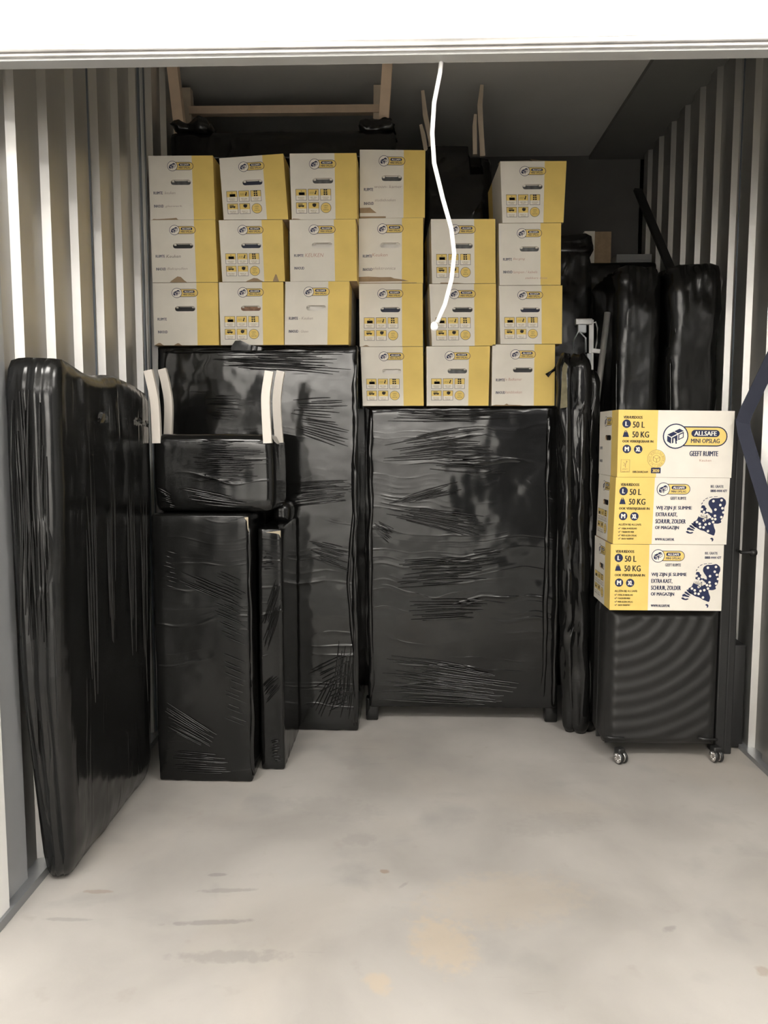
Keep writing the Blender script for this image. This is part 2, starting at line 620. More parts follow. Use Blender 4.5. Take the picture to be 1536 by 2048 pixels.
class Print:
    """flat print in pixel-like face units; x right, y down"""

    def __init__(s):
        s.items = []        # (verts2d, faces, mat, layer)
        s.marks = []        # a new part starts at these items

    def part(s, name):
        s.marks.append((len(s.items), name))

    def poly(s, pts, mat, layer=0):
        tri = tessellate_polygon([[Vector((p[0], p[1], 0)) for p in pts]])
        s.items.append((list(pts), [tuple(t) for t in tri], mat, layer))

    def rect(s, x0, y0, x1, y1, mat, layer=0):
        s.items.append(([(x0, y0), (x1, y0), (x1, y1), (x0, y1)], [(0, 1, 2, 3)], mat, layer))

    def frame(s, x0, y0, x1, y1, t, mat, layer=0):
        s.rect(x0, y0, x1, y0 + t, mat, layer)
        s.rect(x0, y1 - t, x1, y1, mat, layer)
        s.rect(x0, y0 + t, x0 + t, y1 - t, mat, layer)
        s.rect(x1 - t, y0 + t, x1, y1 - t, mat, layer)

    def disc(s, x, y, r, mat, layer=0, n=28):
        s.items.append(([(x + r * math.cos(2 * math.pi * i / n), y + r * math.sin(2 * math.pi * i / n)) for i in range(n)], [tuple(range(n))], mat, layer))

    def pill(s, x0, y0, x1, y1, mat, layer=0):
        r = (y1 - y0) / 2
        c = (y0 + y1) / 2
        pts = [(x1 - r + r * math.sin(a), c - r * math.cos(a)) for a in [math.pi * i / 12 for i in range(13)]]
        pts += [(x0 + r - r * math.sin(a), c + r * math.cos(a)) for a in [math.pi * i / 12 for i in range(13)]]
        s.items.append((pts, [tuple(range(len(pts)))], mat, layer))

    def line(s, a, b, t, mat, layer=0):
        d = Vector((b[0] - a[0], b[1] - a[1]))
        n = Vector((-d[1], d[0])).normalized() * t / 2
        s.items.append(([(a[0] + n[0], a[1] + n[1]), (b[0] + n[0], b[1] + n[1]), (b[0] - n[0], b[1] - n[1]), (a[0] - n[0], a[1] - n[1])], [(0, 1, 2, 3)], mat, layer))

    def text(s, t, x0, y0, x1, y1, mat, layer=0, bold=.012, shear=0.0, rot=0.0):
        V, Fc = text_geo(t, 0.0, shear)
        cx, cy = (x0 + x1) / 2, (y0 + y1) / 2
        out = []
        for u, v in V:
            x, y = x0 + u * (x1 - x0), y1 - v * (y1 - y0)
            if rot:
                c, sn = math.cos(rot), math.sin(rot)
                x, y = cx + (x - cx) * c - (y - cy) * sn, cy + (x - cx) * sn + (y - cy) * c
            out.append((x, y))
        sh = max(0.0, bold) * (y1 - y0) * 2.2
        if sh:
            s.items.append(([(x - sh, y) for x, y in out], Fc, mat, layer))
            s.items.append(([(x + sh, y) for x, y in out], Fc, mat, layer + .25))
        s.items.append((out, Fc, mat, layer + (.5 if sh else 0)))

    def build(s, name, place, parent):
        marks = s.marks if s.marks and s.marks[0][0] == 0 else [(0, name)] + s.marks
        for q, (a, nm) in enumerate(marks):
            b_ = marks[q + 1][0] if q + 1 < len(marks) else len(s.items)
            mats = []
            mb = MB()
            for V, Fc, mat, layer in s.items[a:b_]:
                if mat not in mats:
                    mats.append(mat)
                mb.add([place(x, y, .0007 + .0004 * layer) for x, y in V], Fc, mats.index(mat))
            mb.build(nm, mats, parent, fix=False)


def logo(P, cx, cy, k, big=False):
    """round badge with two storage bays and the yellow name pill; k = badge radius"""
    P.pill(cx - .2 * k, cy - .79 * k, cx + 4.05 * k, cy + .79 * k, 'ink_navy', 0)
    P.pill(cx - .1 * k, cy - .70 * k, cx + 3.96 * k, cy + .70 * k, 'print_yellow', 1)
    P.disc(cx, cy, k, 'ink_navy', 2)
    P.disc(cx, cy, k * .91, 'print_white', 3)

    def q(pts, mat, layer=4):
        P.poly([(cx + x * k, cy + y * k) for x, y in pts], mat, layer)
    # two bays side by side in oblique view
    q([(-.66, -.12), (-.18, -.36), (.12, -.20), (-.34, .06)], 'ink_navy')
    q([(-.13, -.39), (.28, -.60), (.62, -.42), (.17, -.23)], 'ink_navy')
    q([(-.66, -.05), (-.34, .12), (-.34, .60), (-.66, .40)], 'ink_navy')
    q([(-.28, .11), (.14, -.12), (.14, .36), (.02, .42), (.02, .08), (-.16, .18), (-.16, .52), (-.28, .58)], 'ink_navy')
    q([(.20, -.15), (.62, -.36), (.62, .10), (.20, .32)], 'ink_navy')
    q([(.28, -.10), (.55, -.23), (.55, .06), (.28, .20)], 'print_white', 5)
    P.disc(cx - .02 * k, cy + .10 * k, k * .10, 'ink_navy', 6, 12)
    P.line((cx - .02 * k, cy + .15 * k), (cx + .06 * k, cy + .60 * k), k * .10, 'ink_navy', 6)
    P.pill(cx + 1.22 * k, cy - .52 * k, cx + 3.42 * k, cy + .04 * k, 'ink_navy', 2)
    P.text('ALLSAFE', cx + 1.46 * k, cy - .42 * k, cx + 3.18 * k, cy - .06 * k, 'print_white', 3, .022)
    P.text('MINI OPSLAG', cx + 1.22 * k, cy + .18 * k, cx + 3.44 * k, cy + .52 * k, 'ink_navy', 2, .014)


def end_logo():
    P = Print()
    logo(P, .37, .162, .080)
    return P


def end_icons():
    P = Print()
    I = 'ink_black'

    def square(x0, y0, x1, y1, a, b_):
        P.part('care_icon')
        P.rect(x0, y0, x1, y1, 'print_white', 0)
        P.rect(x0, y0, x1, y0 + .56 * (y1 - y0), 'print_yellow', 1)
        P.frame(x0, y0, x1, y1, .005, 'ink_navy', 2)
        P.text(a, x0 + .035, y0 + .118, x1 - .035, y0 + .134, 'pale_ink', 2, .008)
        P.text(b_, x0 + .045, y0 + .142, x1 - .045, y0 + .157, 'pale_ink', 2, .008)
    square(.073, .540, .238, .712, 'BREED', 'OPEN')                # sofa with a lamp over it
    P.rect(.128, .600, .202, .628, I, 3)
    P.pill(.118, .588, .212, .618, I, 3)
    P.rect(.120, .618, .212, .632, I, 3)
    P.poly([(.148, .574), (.160, .562), (.172, .574)], I, 3)
    square(.262, .540, .424, .712, 'MET PEN', 'STIFT')             # marker and scribble
    P.line((.385, .565), (.372, .606), .016, I, 3)
    P.disc(.371, .610, .012, I, 3, 10)
    for k in range(4):
        P.line((.285 + k * .017, .615), (.296 + k * .017, .580), .005, 'pale_ink', 3)
    square(.447, .540, .610, .712, 'STEVIG', 'STAPEL')             # stacked cartons
    for dx, dy in ((0, 0), (.03, .0), (0, .034), (.032, .034), (.0, .066), (.034, .066)):
        P.rect(.498 + dx, .548 + dy - .006, .522 + dx, .572 + dy - .006, I, 3)
    square(.073, .742, .238, .908, 'EXTRA', 'KARTON')              # truck
    P.rect(.108, .763, .175, .774, I, 3)
    P.rect(.108, .784, .196, .806, I, 3)
    P.disc(.128, .808, .008, I, 3, 10)
    P.disc(.180, .808, .008, I, 3, 10)
    square(.262, .742, .424, .908, 'RECY', 'CLE')                  # leaf-like blot
    P.poly([(.322, .768), (.345, .756), (.385, .764), (.376, .802), (.352, .815), (.326, .800)], I, 3)
    P.part('round_seal')
    P.disc(.529, .825, .080, 'ink_navy', 0)
    P.disc(.529, .825, .075, 'print_yellow', 1)
    for k, wd in enumerate(('100%', 'FSC', 'KARTON')):
        P.text(wd, .529 - (.032, .024, .04)[k], .783 + k * .032, .529 + (.032, .024, .04)[k], .803 + k * .032, 'pale_ink', 2, .008)
    return P


def end_lines():
    P = Print()
    P.part('printed_word')
    P.text('RUIMTE', .065, .558, .205, .602, 'ink_navy', 0, .012)
    P.part('printed_word')
    P.text('INHOUD', .065, .763, .212, .807, 'ink_navy', 0, .012)
    return P


def X7(x, y):
    return (x - (195 - 30 * (y - 20) / 730)) / 1232


def Y7(y):
    return (y - 20) / 730


def yellow_panel(P):
    """prints of the yellow third, readings in crop units"""
    T = lambda t, x0, y0, x1, y1, mat='ink_black', bold=.010: P.text(t, X7(x0, (y0 + y1) / 2), Y7(y0), X7(x1, (y0 + y1) / 2), Y7(y1), mat, 1, bold)
    T('VERHUISDOOS', 246, 84, 446, 114, 'ink_black', .012)
    for cx, cy, t, wd in ((277, 170, 'L', 11), (275, 443, 'M', 20), (397, 446, 'XL', 25)):
        P.items.append(([(X7(cx, cy) + 46 / 1232 * math.cos(2 * math.pi * i / 28), Y7(cy) + 46 / 730 * math.sin(2 * math.pi * i / 28)) for i in range(28)], [tuple(range(28))], 'ink_navy', 0))
        T(t, cx - wd, cy - 24, cx + wd, cy + 24, 'print_white', .02)
    T('50 L', 345, 145, 468, 212)
    T('50 KG', 338, 252, 513, 318)
    P.poly([(X7(x, y), Y7(y)) for x, y in ((248, 260), (286, 260), (301, 313), (232, 313))], 'ink_navy', 0)
    for a, b_ in (((258, 262), (258, 246)), ((258, 246), (276, 246)), ((276, 246), (276, 262))):
        P.line((X7(*a), Y7(a[1])), (X7(*b_), Y7(b_[1])), .006, 'ink_navy', 0)
    T('OOK VERKRIJGBAAR IN:', 230, 346, 565, 381, 'ink_black', .010)
    return T


def face_logo(P, cx, cy, k, asp):
    """logo drawn in a square space then squeezed to the face's aspect"""
    Q = Print()
    logo(Q, 0, 0, 1)
    for V, Fc, mat, layer in Q.items:
        P.items.append(([(cx + x * k, cy + y * k * asp) for x, y in V], Fc, mat, layer))


ASP = .49 / .289


def long_map():
    P = Print()
    P.part('size_print')
    T = yellow_panel(P)
    P.part('logo')
    face_logo(P, X7(708, 145), Y7(145), 72 / 1232, ASP)
    P.part('claims_print')
    T('ALLÉÉN BIJ ALLSAFE:', 225, 520, 475, 552, 'ink_black', .006)
    for k, (y, t, x1) in enumerate(((570, 'OVERAL IN NEDERLAND', 425), (608, '7 DAGEN PER WEEK', 395), (647, 'MEER ALLEEN OPSLAG', 422), (683, 'GRATIS TRANSPORT', 392))):
        T(t, 257, y, x1, y + 18, 'ink_black', .008)
        P.line((X7(222, y + 6), Y7(y + 6)), (X7(231, y + 16), Y7(y + 16)), .005, 'ink_navy', 0)
        P.line((X7(231, y + 16), Y7(y + 16)), (X7(245, y - 3), Y7(y - 3)), .005, 'ink_navy', 0)
    P.part('slogan_print')
    T('GEEFT RUIMTE', 785, 228, 955, 260, 'ink_navy', .008)
    P.part('phone_print')
    T('BEL GRATIS', 1220, 98, 1355, 126, 'ink_navy', .008)
    T('0800-4444 477', 1218, 146, 1395, 174, 'ink_navy', .012)
    P.part('slogan_print')
    T('WIJ ZIJN JE SLIMME', 633, 330, 1017, 378, 'ink_navy')
    T('EXTRA KAST,', 631, 400, 860, 450, 'ink_navy')
    T('SCHUUR, ZOLDER', 627, 474, 952, 528, 'ink_navy')
    T('OF MAGAZIJN', 624, 548, 878, 596, 'ink_navy')
    T('WWW.ALLSAFE.NL', 622, 682, 832, 710, 'ink_navy', .012)
    P.part('country_map')
    def M(pts):
        q = []
        for i in range(len(pts)):                       # one round of corner cutting for a softer coast
            a, b_ = pts[i], pts[(i + 1) % len(pts)]
            q += [(a[0] * .8 + b_[0] * .2, a[1] * .8 + b_[1] * .2), (a[0] * .2 + b_[0] * .8, a[1] * .2 + b_[1] * .8)]
        return [(X7(x, y), Y7(y)) for x, y in q]
    P.poly(M([(1195, 305), (1203, 265), (1240, 240), (1300, 240), (1345, 228), (1384, 260), (1388, 302), (1366, 345), (1370, 385), (1364, 430), (1352, 462),
              (1330, 480), (1342, 506), (1300, 522), (1252, 516), (1262, 560), (1278, 600), (1262, 655), (1228, 640), (1195, 628), (1158, 602), (1118, 592),
              (1078, 572), (1046, 545), (1032, 503), (1074, 482), (1086, 450), (1140, 470), (1196, 452), (1225, 430), (1240, 400), (1238, 372), (1214, 340)]), 'ink_navy', 0)
    P.poly(M([(1118, 340), (1126, 318), (1158, 320), (1166, 345), (1180, 350), (1168, 378), (1182, 392), (1206, 388), (1218, 402), (1232, 398), (1240, 420), (1222, 440),
              (1196, 460), (1140, 476), (1080, 470), (1092, 440), (1108, 415), (1116, 380)]), 'ink_navy', 1)
    P.poly(M([(968, 572), (995, 560), (1010, 575), (1040, 585), (1050, 600), (1020, 598), (990, 590), (970, 595)]), 'ink_navy', 0)
    P.poly(M([(953, 610), (975, 600), (1000, 618), (1030, 612), (1040, 622), (1010, 634), (975, 628)]), 'ink_navy', 0)
    P.poly(M([(990, 545), (1010, 535), (1048, 565), (1060, 585), (1030, 575), (1005, 560)]), 'ink_navy', 0)
    P.poly(M([(1012, 520), (1030, 512), (1062, 548), (1072, 566), (1045, 556)]), 'ink_navy', 0)
    P.poly(M([(1216, 684), (1240, 672), (1258, 688), (1252, 712), (1236, 718), (1240, 698)]), 'ink_navy', 0)
    for a, b_ in (((1122, 308), (1134, 290)), ((1142, 274), (1154, 260)), ((1165, 250), (1192, 237)), ((1206, 232), (1240, 226)), ((1256, 224), (1296, 222))):
        P.line((X7(*a), Y7(a[1])), (X7(*b_), Y7(b_[1])), .007, 'ink_navy', 0)
    for cx, cy in ((1250, 272), (1338, 262), (1325, 315), (1348, 350), (1273, 365), (1127, 362), (1150, 392), (1268, 433), (1215, 447), (1338, 447), (1240, 465), (1272, 470),
                   (1175, 455), (1110, 435), (1075, 503), (1105, 522), (1148, 485), (1250, 502), (1210, 520), (1168, 530), (1110, 557), (1148, 562), (1070, 580), (1195, 602), (1360, 395), (1118, 412), (1140, 418), (1126, 442), (1158, 424), (1184, 418), (1162, 446), (1142, 446), (1200, 432), (1190, 458), (1160, 476)):
        P.items.append(([(X7(cx, cy) + 14 / 1232 * math.cos(2 * math.pi * i / 14), Y7(cy) + 14 / 730 * math.sin(2 * math.pi * i / 14)) for i in range(14)], [tuple(range(14))], 'print_white', 2))
    return P


def long_big():
    P = Print()
    P.part('size_print')
    T = yellow_panel(P)
    P.part('logo')
    G = lambda x, y: ((x - (228 - 18 * (y - 58) / 715)) / 1245, (y - 58) / 715)
    cx, cy = G(842, 332)
    face_logo(P, cx, cy, 138 / 1245, ASP)

    def U(t, x0, y0, x1, y1, mat='ink_navy', bold=.010, layer=1):
        a, b_ = G(x0, y0), G(x1, y1)
        P.text(t, a[0], a[1], b_[0], b_[1], mat, layer, bold)
    P.part('slogan_print')
    U('GEEFT RUIMTE', 998, 488, 1302, 542)
    P.part('handwriting')
    U('Keuken', 1105, 575, 1232, 600, 'pen_red', 0.0)
    P.part('paper_mark')
    # recycling mark, small print, round seal with year tag
    a, b_ = G(252, 585), G(347, 722)
    P.frame(a[0], a[1], b_[0], b_[1], .003, 'pale_ink', 0)
    for p, q in (((280, 615), (300, 640)), ((300, 640), (318, 600)), ((300, 640), (300, 672)), ((285, 640), (285, 655)), ((310, 598), (322, 612))):
        P.line(G(*p), G(*q), .005, 'pale_ink', 0)
    U('FSC', 272, 682, 328, 694, 'pale_ink', .008)
    U('KARTON', 264, 708, 336, 718, 'pale_ink', .008)
    U('100% DUURZAAM', 380, 705, 545, 728, 'ink_black', .008)

    def ring(x, y, r, mat, layer):
        c = G(x, y)
        P.items.append(([(c[0] + r / 1245 * math.cos(2 * math.pi * i / 36), c[1] + r / 715 * math.sin(2 * math.pi * i / 36)) for i in range(36)], [tuple(range(36))], mat, layer))
    P.part('year_seal')
    ring(638, 575, 98, 'pale_ink', 0)
    ring(638, 575, 94, 'print_yellow', 1)
    ring(638, 575, 62, 'pale_ink', 2)
    ring(638, 575, 59, 'print_yellow', 3)
    for k, ch in enumerate('ALS BESTE GETEST * ALS BESTE GETEST * '):
        if ch == ' ':
            continue
        ang = 2 * math.pi * k / 38 - 2.6
        x, y = 638 + 77 * math.sin(ang), 575 - 77 * math.cos(ang)
        V, Fc = text_geo(ch, 0.0, 0)
        out = []
        for u, v in V:
            px, py = (u - .5) * 11, -(v - .5) * 17
            c, sn = math.cos(ang), math.sin(ang)
            out.append(G(x + px * c - py * sn, y + px * sn + py * c))
        P.items.append((out, Fc, 'pale_ink', 2))
    hexa = [(638 + 42 * math.sin(math.pi * k / 3), 575 - 40 * math.cos(math.pi * k / 3)) for k in range(6)]
    for k in range(6):
        P.line(G(*hexa[k]), G(*hexa[(k + 1) % 6]), .005, 'pale_ink', 4)
    for k in (1, 3, 5):
        P.line(G(638, 577), G(*hexa[k]), .005, 'pale_ink', 4)
    a, b_ = G(580, 670), G(684, 730)
    P.rect(a[0], a[1], b_[0], b_[1], 'ink_navy', 2)
    U('2020', 596, 686, 668, 718, 'print_yellow', .012, 3)
    return P


SLOT = (.335, .375, .645, .455)      # handle slot in face units


def slot_loop(n=7):
    x0, y0, x1, y1 = SLOT
    ry = (y1 - y0) / 2
    rx = ry * .95
    c = (y0 + y1) / 2
    pts = [(x1 - rx + rx * math.sin(a), c - ry * math.cos(a)) for a in [math.pi * i / n for i in range(n + 1)]]
    pts += [(x0 + rx - rx * math.sin(a), c + ry * math.cos(a)) for a in [math.pi * i / n for i in range(n + 1)]]
    return pts


LEN, WID = .49, .308


def carton(quad, yf, front, label, prints, inside='in_black', pen=None, back_dx=0.0, torn=(), flaps=None, group=None, tags=()):
    """printed moving carton; quad = front corners TL TR BR BL as (x, z) at depth yf"""
    TL, TR, BR, BL = quad
    dep = LEN if front == 'end' else WID
    zb = min(BL[1], BR[1])
    root = thing('moving_carton', label, 'box', ((BL[0] + BR[0]) / 2, yf + dep / 2, zb), group)
    ox, oy, oz = root.location

    def W3(u, v, d):
        """u across, v down, d depth in metres behind the front"""
        x = (TL[0] * (1 - u) + TR[0] * u) * (1 - v) + (BL[0] * (1 - u) + BR[0] * u) * v
        z = (TL[1] * (1 - u) + TR[1] * u) * (1 - v) + (BL[1] * (1 - u) + BR[1] * u) * v
        return Vector((x - ox + back_dx * d / dep, yf + d - oy, z - oz))

    def front_place(u, v, e):
        return W3(u, v, -e)

    def left_place(u, v, e):          # the end seen on the left of a carton that shows its long side
        p = W3(0, v, (1 - u) * dep)
        p.x -= e
        return p

    mb = MB()
    white, yellow, kraft = 0, 1, 2
    ny = 6

    def strip(fn, u0, u1, mat):
        for j in range(ny):
            mb.add([fn(u0, j / ny), fn(u1, j / ny), fn(u1, (j + 1) / ny), fn(u0, (j + 1) / ny)], [(0, 1, 2, 3)], mat)

    def end_face(fn3):
        """white two thirds with the handle slot punched through, yellow third on the right"""
        sl = slot_loop()
        outer = [(0, 0), (.672, 0), (.672, 1), (0, 1)]
        loops = [[Vector((x, y, 0)) for x, y in outer], [Vector((x, y, 0)) for x, y in sl[::-1]]]
        tri = tessellate_polygon(loops)
        allp = outer + sl[::-1]
        mb.add([fn3(x, y, 0) for x, y in allp], [tuple(t) for t in tri], white)
        mb.add([fn3(.672, 0, 0), fn3(1, 0, 0), fn3(1, 1, 0), fn3(.672, 1, 0)], [(0, 1, 2, 3)], yellow)
        n = len(sl)
        V = [fn3(x, y, 0) for x, y in sl] + [fn3(x, y, -.005) for x, y in sl]
        mb.add(V, [(i, (i + 1) % n, n + (i + 1) % n, n + i) for i in range(n)], kraft)
    if front == 'end':
        end_face(front_place)
        strip(lambda u, v: W3(1, v, u * dep), 0, .34, yellow)
        strip(lambda u, v: W3(1, v, u * dep), .34, 1, white)
        strip(lambda u, v: W3(0, v, (1 - u) * dep), 0, .34, yellow)
        strip(lambda u, v: W3(0, v, (1 - u) * dep), .34, 1, white)
    else:
        strip(lambda u, v: W3(u, v, 0), 0, .342, yellow)
        strip(lambda u, v: W3(u, v, 0), .342, 1, white)
        end_face(left_place)
        strip(lambda u, v: W3(1, v, u * dep), 0, 1, white)
    strip(lambda u, v: W3(1 - u, v, dep), 0, 1, white)
    for v in (0, 1):                                         # bottom and closed lid in plain kraft
        mb.add([W3(0, v, .001), W3(1, v, .001), W3(1, v, dep - .001), W3(0, v, dep - .001)], [(0, 1, 2, 3)], kraft)
    mb.build('carton_body', ['card_white', 'card_yellow', 'kraft'], root, fix=False)
    place = front_place if front == 'end' else left_place
    # what shows through the handle slot
    x0, y0, x1, y1 = SLOT
    nx = 8
    V, Fc = [], []
    rnd = random.Random(label)
    for j in range(4):
        for i in range(nx + 1):
            V.append(place(x0 - .03 + (x1 - x0 + .06) * i / nx, y0 - .03 + (y1 - y0 + .06) * j / 3, -.014 - rnd.random() * .006))
    for j in range(3):
        for i in range(nx):
            a = j * (nx + 1) + i
            Fc.append((a, a + 1, a + nx + 2, a + nx + 1))
    MB().add(V, Fc).build('slot_contents', inside, root, True, fix=False)
    # half of the slot flap still hanging on its upper edge
    if front == 'end':
        P = MB()
        for (a, b_, h) in ((x0 + .005, x0 + .055, .030), (x1 - .060, x1 - .008, .026), (x0 + .055, x1 - .06, .012)):
            P.add([place(a, y0 + .004, -.001), place(b_, y0 + .004, -.001), place(b_ - .008, y0 + h, -.010), place(a + .010, y0 + h, -.010)], [(0, 1, 2, 3)])
        P.build('slot_flap', 'card_white', root, fix=False)
    for nm, pr in prints:
        pr.build(nm, front_place, root)
    if front == 'long':
        END_LOGO.build('end_logo', left_place, root)
        tags[0].build('end_print', left_place, root)
    if pen:
        P = Print()
        for (t, a, b_, c, d, mat) in pen:
            P.part('handwriting')
            P.text(t, a, b_, c, d, mat, 0, -.004, .25)
        P.build('handwriting', front_place, root)
    for pts in torn:
        P = Print()
        P.poly(pts, 'kraft', 1)
        P.build('torn_patch', front_place, root)
    if flaps:
        for u0, u1, h0, h1, d0 in flaps:
            V = [W3(u0, -.002, d0), W3(u1, -.002, d0), W3(u1, -.002, d0), W3(u0, -.002, d0)]
            V[2] = V[2] + Vector((0, .09, h1))
            V[3] = V[3] + Vector((0, .09, h0))
            V += [p + Vector((0, .004, -.002)) for p in V]
            MB().add(V, [(0, 1, 2, 3), (7, 6, 5, 4), (0, 4, 5, 1), (1, 5, 6, 2), (2, 6, 7, 3), (3, 7, 4, 0)]).build('top_flap', 'kraft', root)
    return root


END_LOGO, END_ICONS, END_LINES = end_logo(), end_icons(), end_lines()
LONG_MAP, LONG_BIG = long_map(), long_big()
LN = [('end_logo', END_LOGO), ('name_lines', END_LINES)]
IC = [('end_logo', END_LOGO), ('care_icons', END_ICONS)]
G_, D_, R_ = 'pen_grey', 'pen_dark', 'pen_red'
hill = lambda c, w_, h: [(c - w_, 1), (c - w_ * .9, 1 - h * .2), (c - w_ * .4, 1 - h * .7), (c - .1 * w_, 1 - h), (c + w_ * .3, 1 - h * .9), (c + w_ * .7, 1 - h * .3), (c + w_, 1)]
TOP = 'cartons stacked on the wrapped furniture'
Q = {
    '11': [(-1.226, 2.774), (-0.922, 2.772), (-0.916, 2.483), (-1.224, 2.483)],
    '12': [(-1.225, 2.482), (-0.917, 2.482), (-0.91, 2.195), (-1.222, 2.195)],
    '13': [(-1.222, 2.193), (-0.91, 2.193), (-0.911, 1.901), (-1.222, 1.901)],
    '21': [(-0.892, 2.759), (-0.592, 2.777), (-0.572, 2.481), (-0.876, 2.481)],
    '22': [(-0.9, 2.479), (-0.599, 2.479), (-0.591, 2.196), (-0.888, 2.196)],
    '23': [(-0.905, 2.194), (-0.599, 2.194), (-0.599, 1.901), (-0.902, 1.901)],
    '31': [(-0.562, 2.777), (-0.251, 2.776), (-0.249, 2.479), (-0.555, 2.479)],
    '32': [(-0.566, 2.478), (-0.256, 2.478), (-0.25, 2.196), (-0.565, 2.196)],
    '33': [(-0.589, 2.195), (-0.286, 2.195), (-0.292, 1.901), (-0.596, 1.901)],
    '41': [(-0.243, 2.836), (0.071, 2.83), (0.07, 2.517), (-0.244, 2.517)],
    '42': [(-0.249, 2.516), (0.062, 2.516), (0.063, 2.209), (-0.25, 2.209)],
    '43': [(-0.249, 2.208), (0.061, 2.208), (0.064, 1.907), (-0.246, 1.907)],
    '44': [(-0.242, 1.905), (0.064, 1.905), (0.069, 1.618), (-0.232, 1.618)],
    '52': [(0.099, 2.51), (0.408, 2.508), (0.414, 2.206), (0.107, 2.206)],
    '53': [(0.093, 2.204), (0.416, 2.204), (0.418, 1.908), (0.108, 1.908)],
    '54': [(0.081, 1.906), (0.391, 1.906), (0.387, 1.618), (0.084, 1.618)],
    '61': [(0.428, 2.775), (0.743, 2.773), (0.734, 2.489), (0.443, 2.489)],
    '62': [(0.425, 2.487), (0.723, 2.487), (0.727, 2.196), (0.433, 2.196)],
    '63': [(0.43, 2.194), (0.735, 2.194), (0.739, 1.916), (0.441, 1.916)],
    '64': [(0.402, 1.914), (0.706, 1.914), (0.709, 1.618), (0.402, 1.618)],
}
YA, YC = 3.80, 3.93
carton(Q['11'], YA, 'end', 'white and yellow carton with written lines, topmost of the leftmost stack by the corrugated wall', LN, 'in_grey',
       [('keuken', .235, .555, .40, .60, G_), ('glaswerk', .235, .77, .50, .81, G_)], torn=[[(.03, 1), (.05, .985), (.10, .99), (.2, .985), (.36, .975), (.40, .97), (.43, 1)]], group=TOP)
carton(Q['12'], YA, 'end', 'carton marked Keuken with a brown torn triangle at its bottom edge, leftmost stack', LN, 'in_black',
       [('Keuken', .225, .555, .45, .605, D_), ('Bakspullen', .235, .76, .545, .81, G_)], torn=[hill(.40, .13, .095)], group=TOP)
carton(Q['13'], YA, 'end', 'carton with empty name lines, lowest of the leftmost stack on the wrapped wardrobe', LN, 'in_black', torn=[hill(.08, .07, .04), hill(.37, .06, .035)], group=TOP)
carton(Q['21'], YA, 'end', 'tilted carton with icon squares, topmost of the second stack from the left', IC, 'in_navy', group=TOP)
carton(Q['22'], YA, 'end', 'icon carton with a crumpled bottom edge, middle of the second stack from the left', IC, 'in_navy', torn=[hill(.52, .14, .06), hill(.86, .05, .12)], group=TOP)
carton(Q['23'], YA, 'end', 'icon carton with brown contents in its handle slot, lowest of second stack from left', IC, 'in_brown', group=TOP)
carton(Q['31'], YA, 'end', 'icon carton with grey contents in its slot, topmost of the third stack from the left', IC, 'in_grey', torn=[[(.0, 1), (.02, .985), (.1, .99), (.14, 1)]], group=TOP)
carton(Q['32'], YA, 'end', 'carton marked KEUKEN with white contents in its slot, middle of third stack from left', LN, 'in_white', [('KEUKEN', .225, .545, .51, .605, R_)], group=TOP)
carton(Q['33'], YA, 'end', 'carton with written lines shifted left, lowest of the third stack from the left', LN, 'in_white',
       [('- Keuken', .225, .555, .44, .60, G_), ('- Glazen', .225, .765, .37, .805, G_)], group=TOP)
carton(Q['41'], YC, 'end', 'carton with brown torn lower left corner, highest of all, topmost of the fourth stack', LN, 'in_grey',
       [('woon- kamer', .225, .515, .65, .56, G_), ('studieboeken', .23, .715, .55, .755, G_)], flaps=[(.45, .6, .03, .045, .05)],
       torn=[[(.0, .85), (.16, .845), (.2, .88), (.26, .925), (.0, .925)], [(.0, .975), (.40, .975), (.40, 1), (0, 1)]], group=TOP)
carton(Q['42'], YC, 'end', 'carton with a long brown torn strip along its bottom, in the fourth stack', LN, 'in_white',
       [('Keuken', .205, .535, .45, .585, R_), ('elektronica', .215, .745, .57, .79, G_)],
       torn=[[(0, .90), (.15, .895), (.32, .905), (.5, .905), (.55, .925), (.70, .945), (.78, .97), (0, .975)], [(.0, .992), (.9, .992), (.9, 1), (0, 1)]], group=TOP)
carton(Q['43'], YC, 'end', 'clean icon carton with a dark slot, third down in the fourth stack from the left', IC, 'in_navy', torn=[hill(.10, .06, .02)], group=TOP)
carton(Q['44'], YC, 'end', 'icon carton with white paper in its slot, lowest of the fourth stack', IC, 'in_white', group=TOP)
carton(Q['52'], YC, 'end', 'icon carton behind the hanging white cord, topmost of the fifth stack', IC, 'in_grey', back_dx=-.022, torn=[[(.12, 1), (.14, .985), (.4, .99), (.5, 1)]], group=TOP)
carton(Q['53'], YC, 'end', 'icon carton behind the knob of the hanging cord, middle of the fifth stack', IC, 'in_black', back_dx=-.024, group=TOP)
carton(Q['54'], YC, 'end', 'icon carton with a blunted lower right corner, lowest of the fifth stack', IC, 'in_grey', back_dx=-.008, group=TOP)
carton(Q['61'], YC, 'end', 'icon carton with raised brown top flaps, standing alone atop the rightmost high stack', IC, 'in_grey', back_dx=-.01, flaps=[(.0, .47, .018, .034, .004), (.5, 1.0, .040, .022, .004)], group=TOP)
carton(Q['62'], YC, 'end', 'carton with long red handwriting over two lines, second of the rightmost high stack', LN, 'in_grey',
       [('Berging', .225, .555, .42, .60, R_), ('lampen / kabels', .225, .765, .62, .82, R_), ('stekkers doos', .42, .865, .78, .90, R_)], back_dx=-.01, group=TOP)
carton(Q['63'], YC, 'end', 'icon carton tapering to the left, third of the rightmost high stack', IC, 'in_navy', back_dx=-.02, group=TOP)
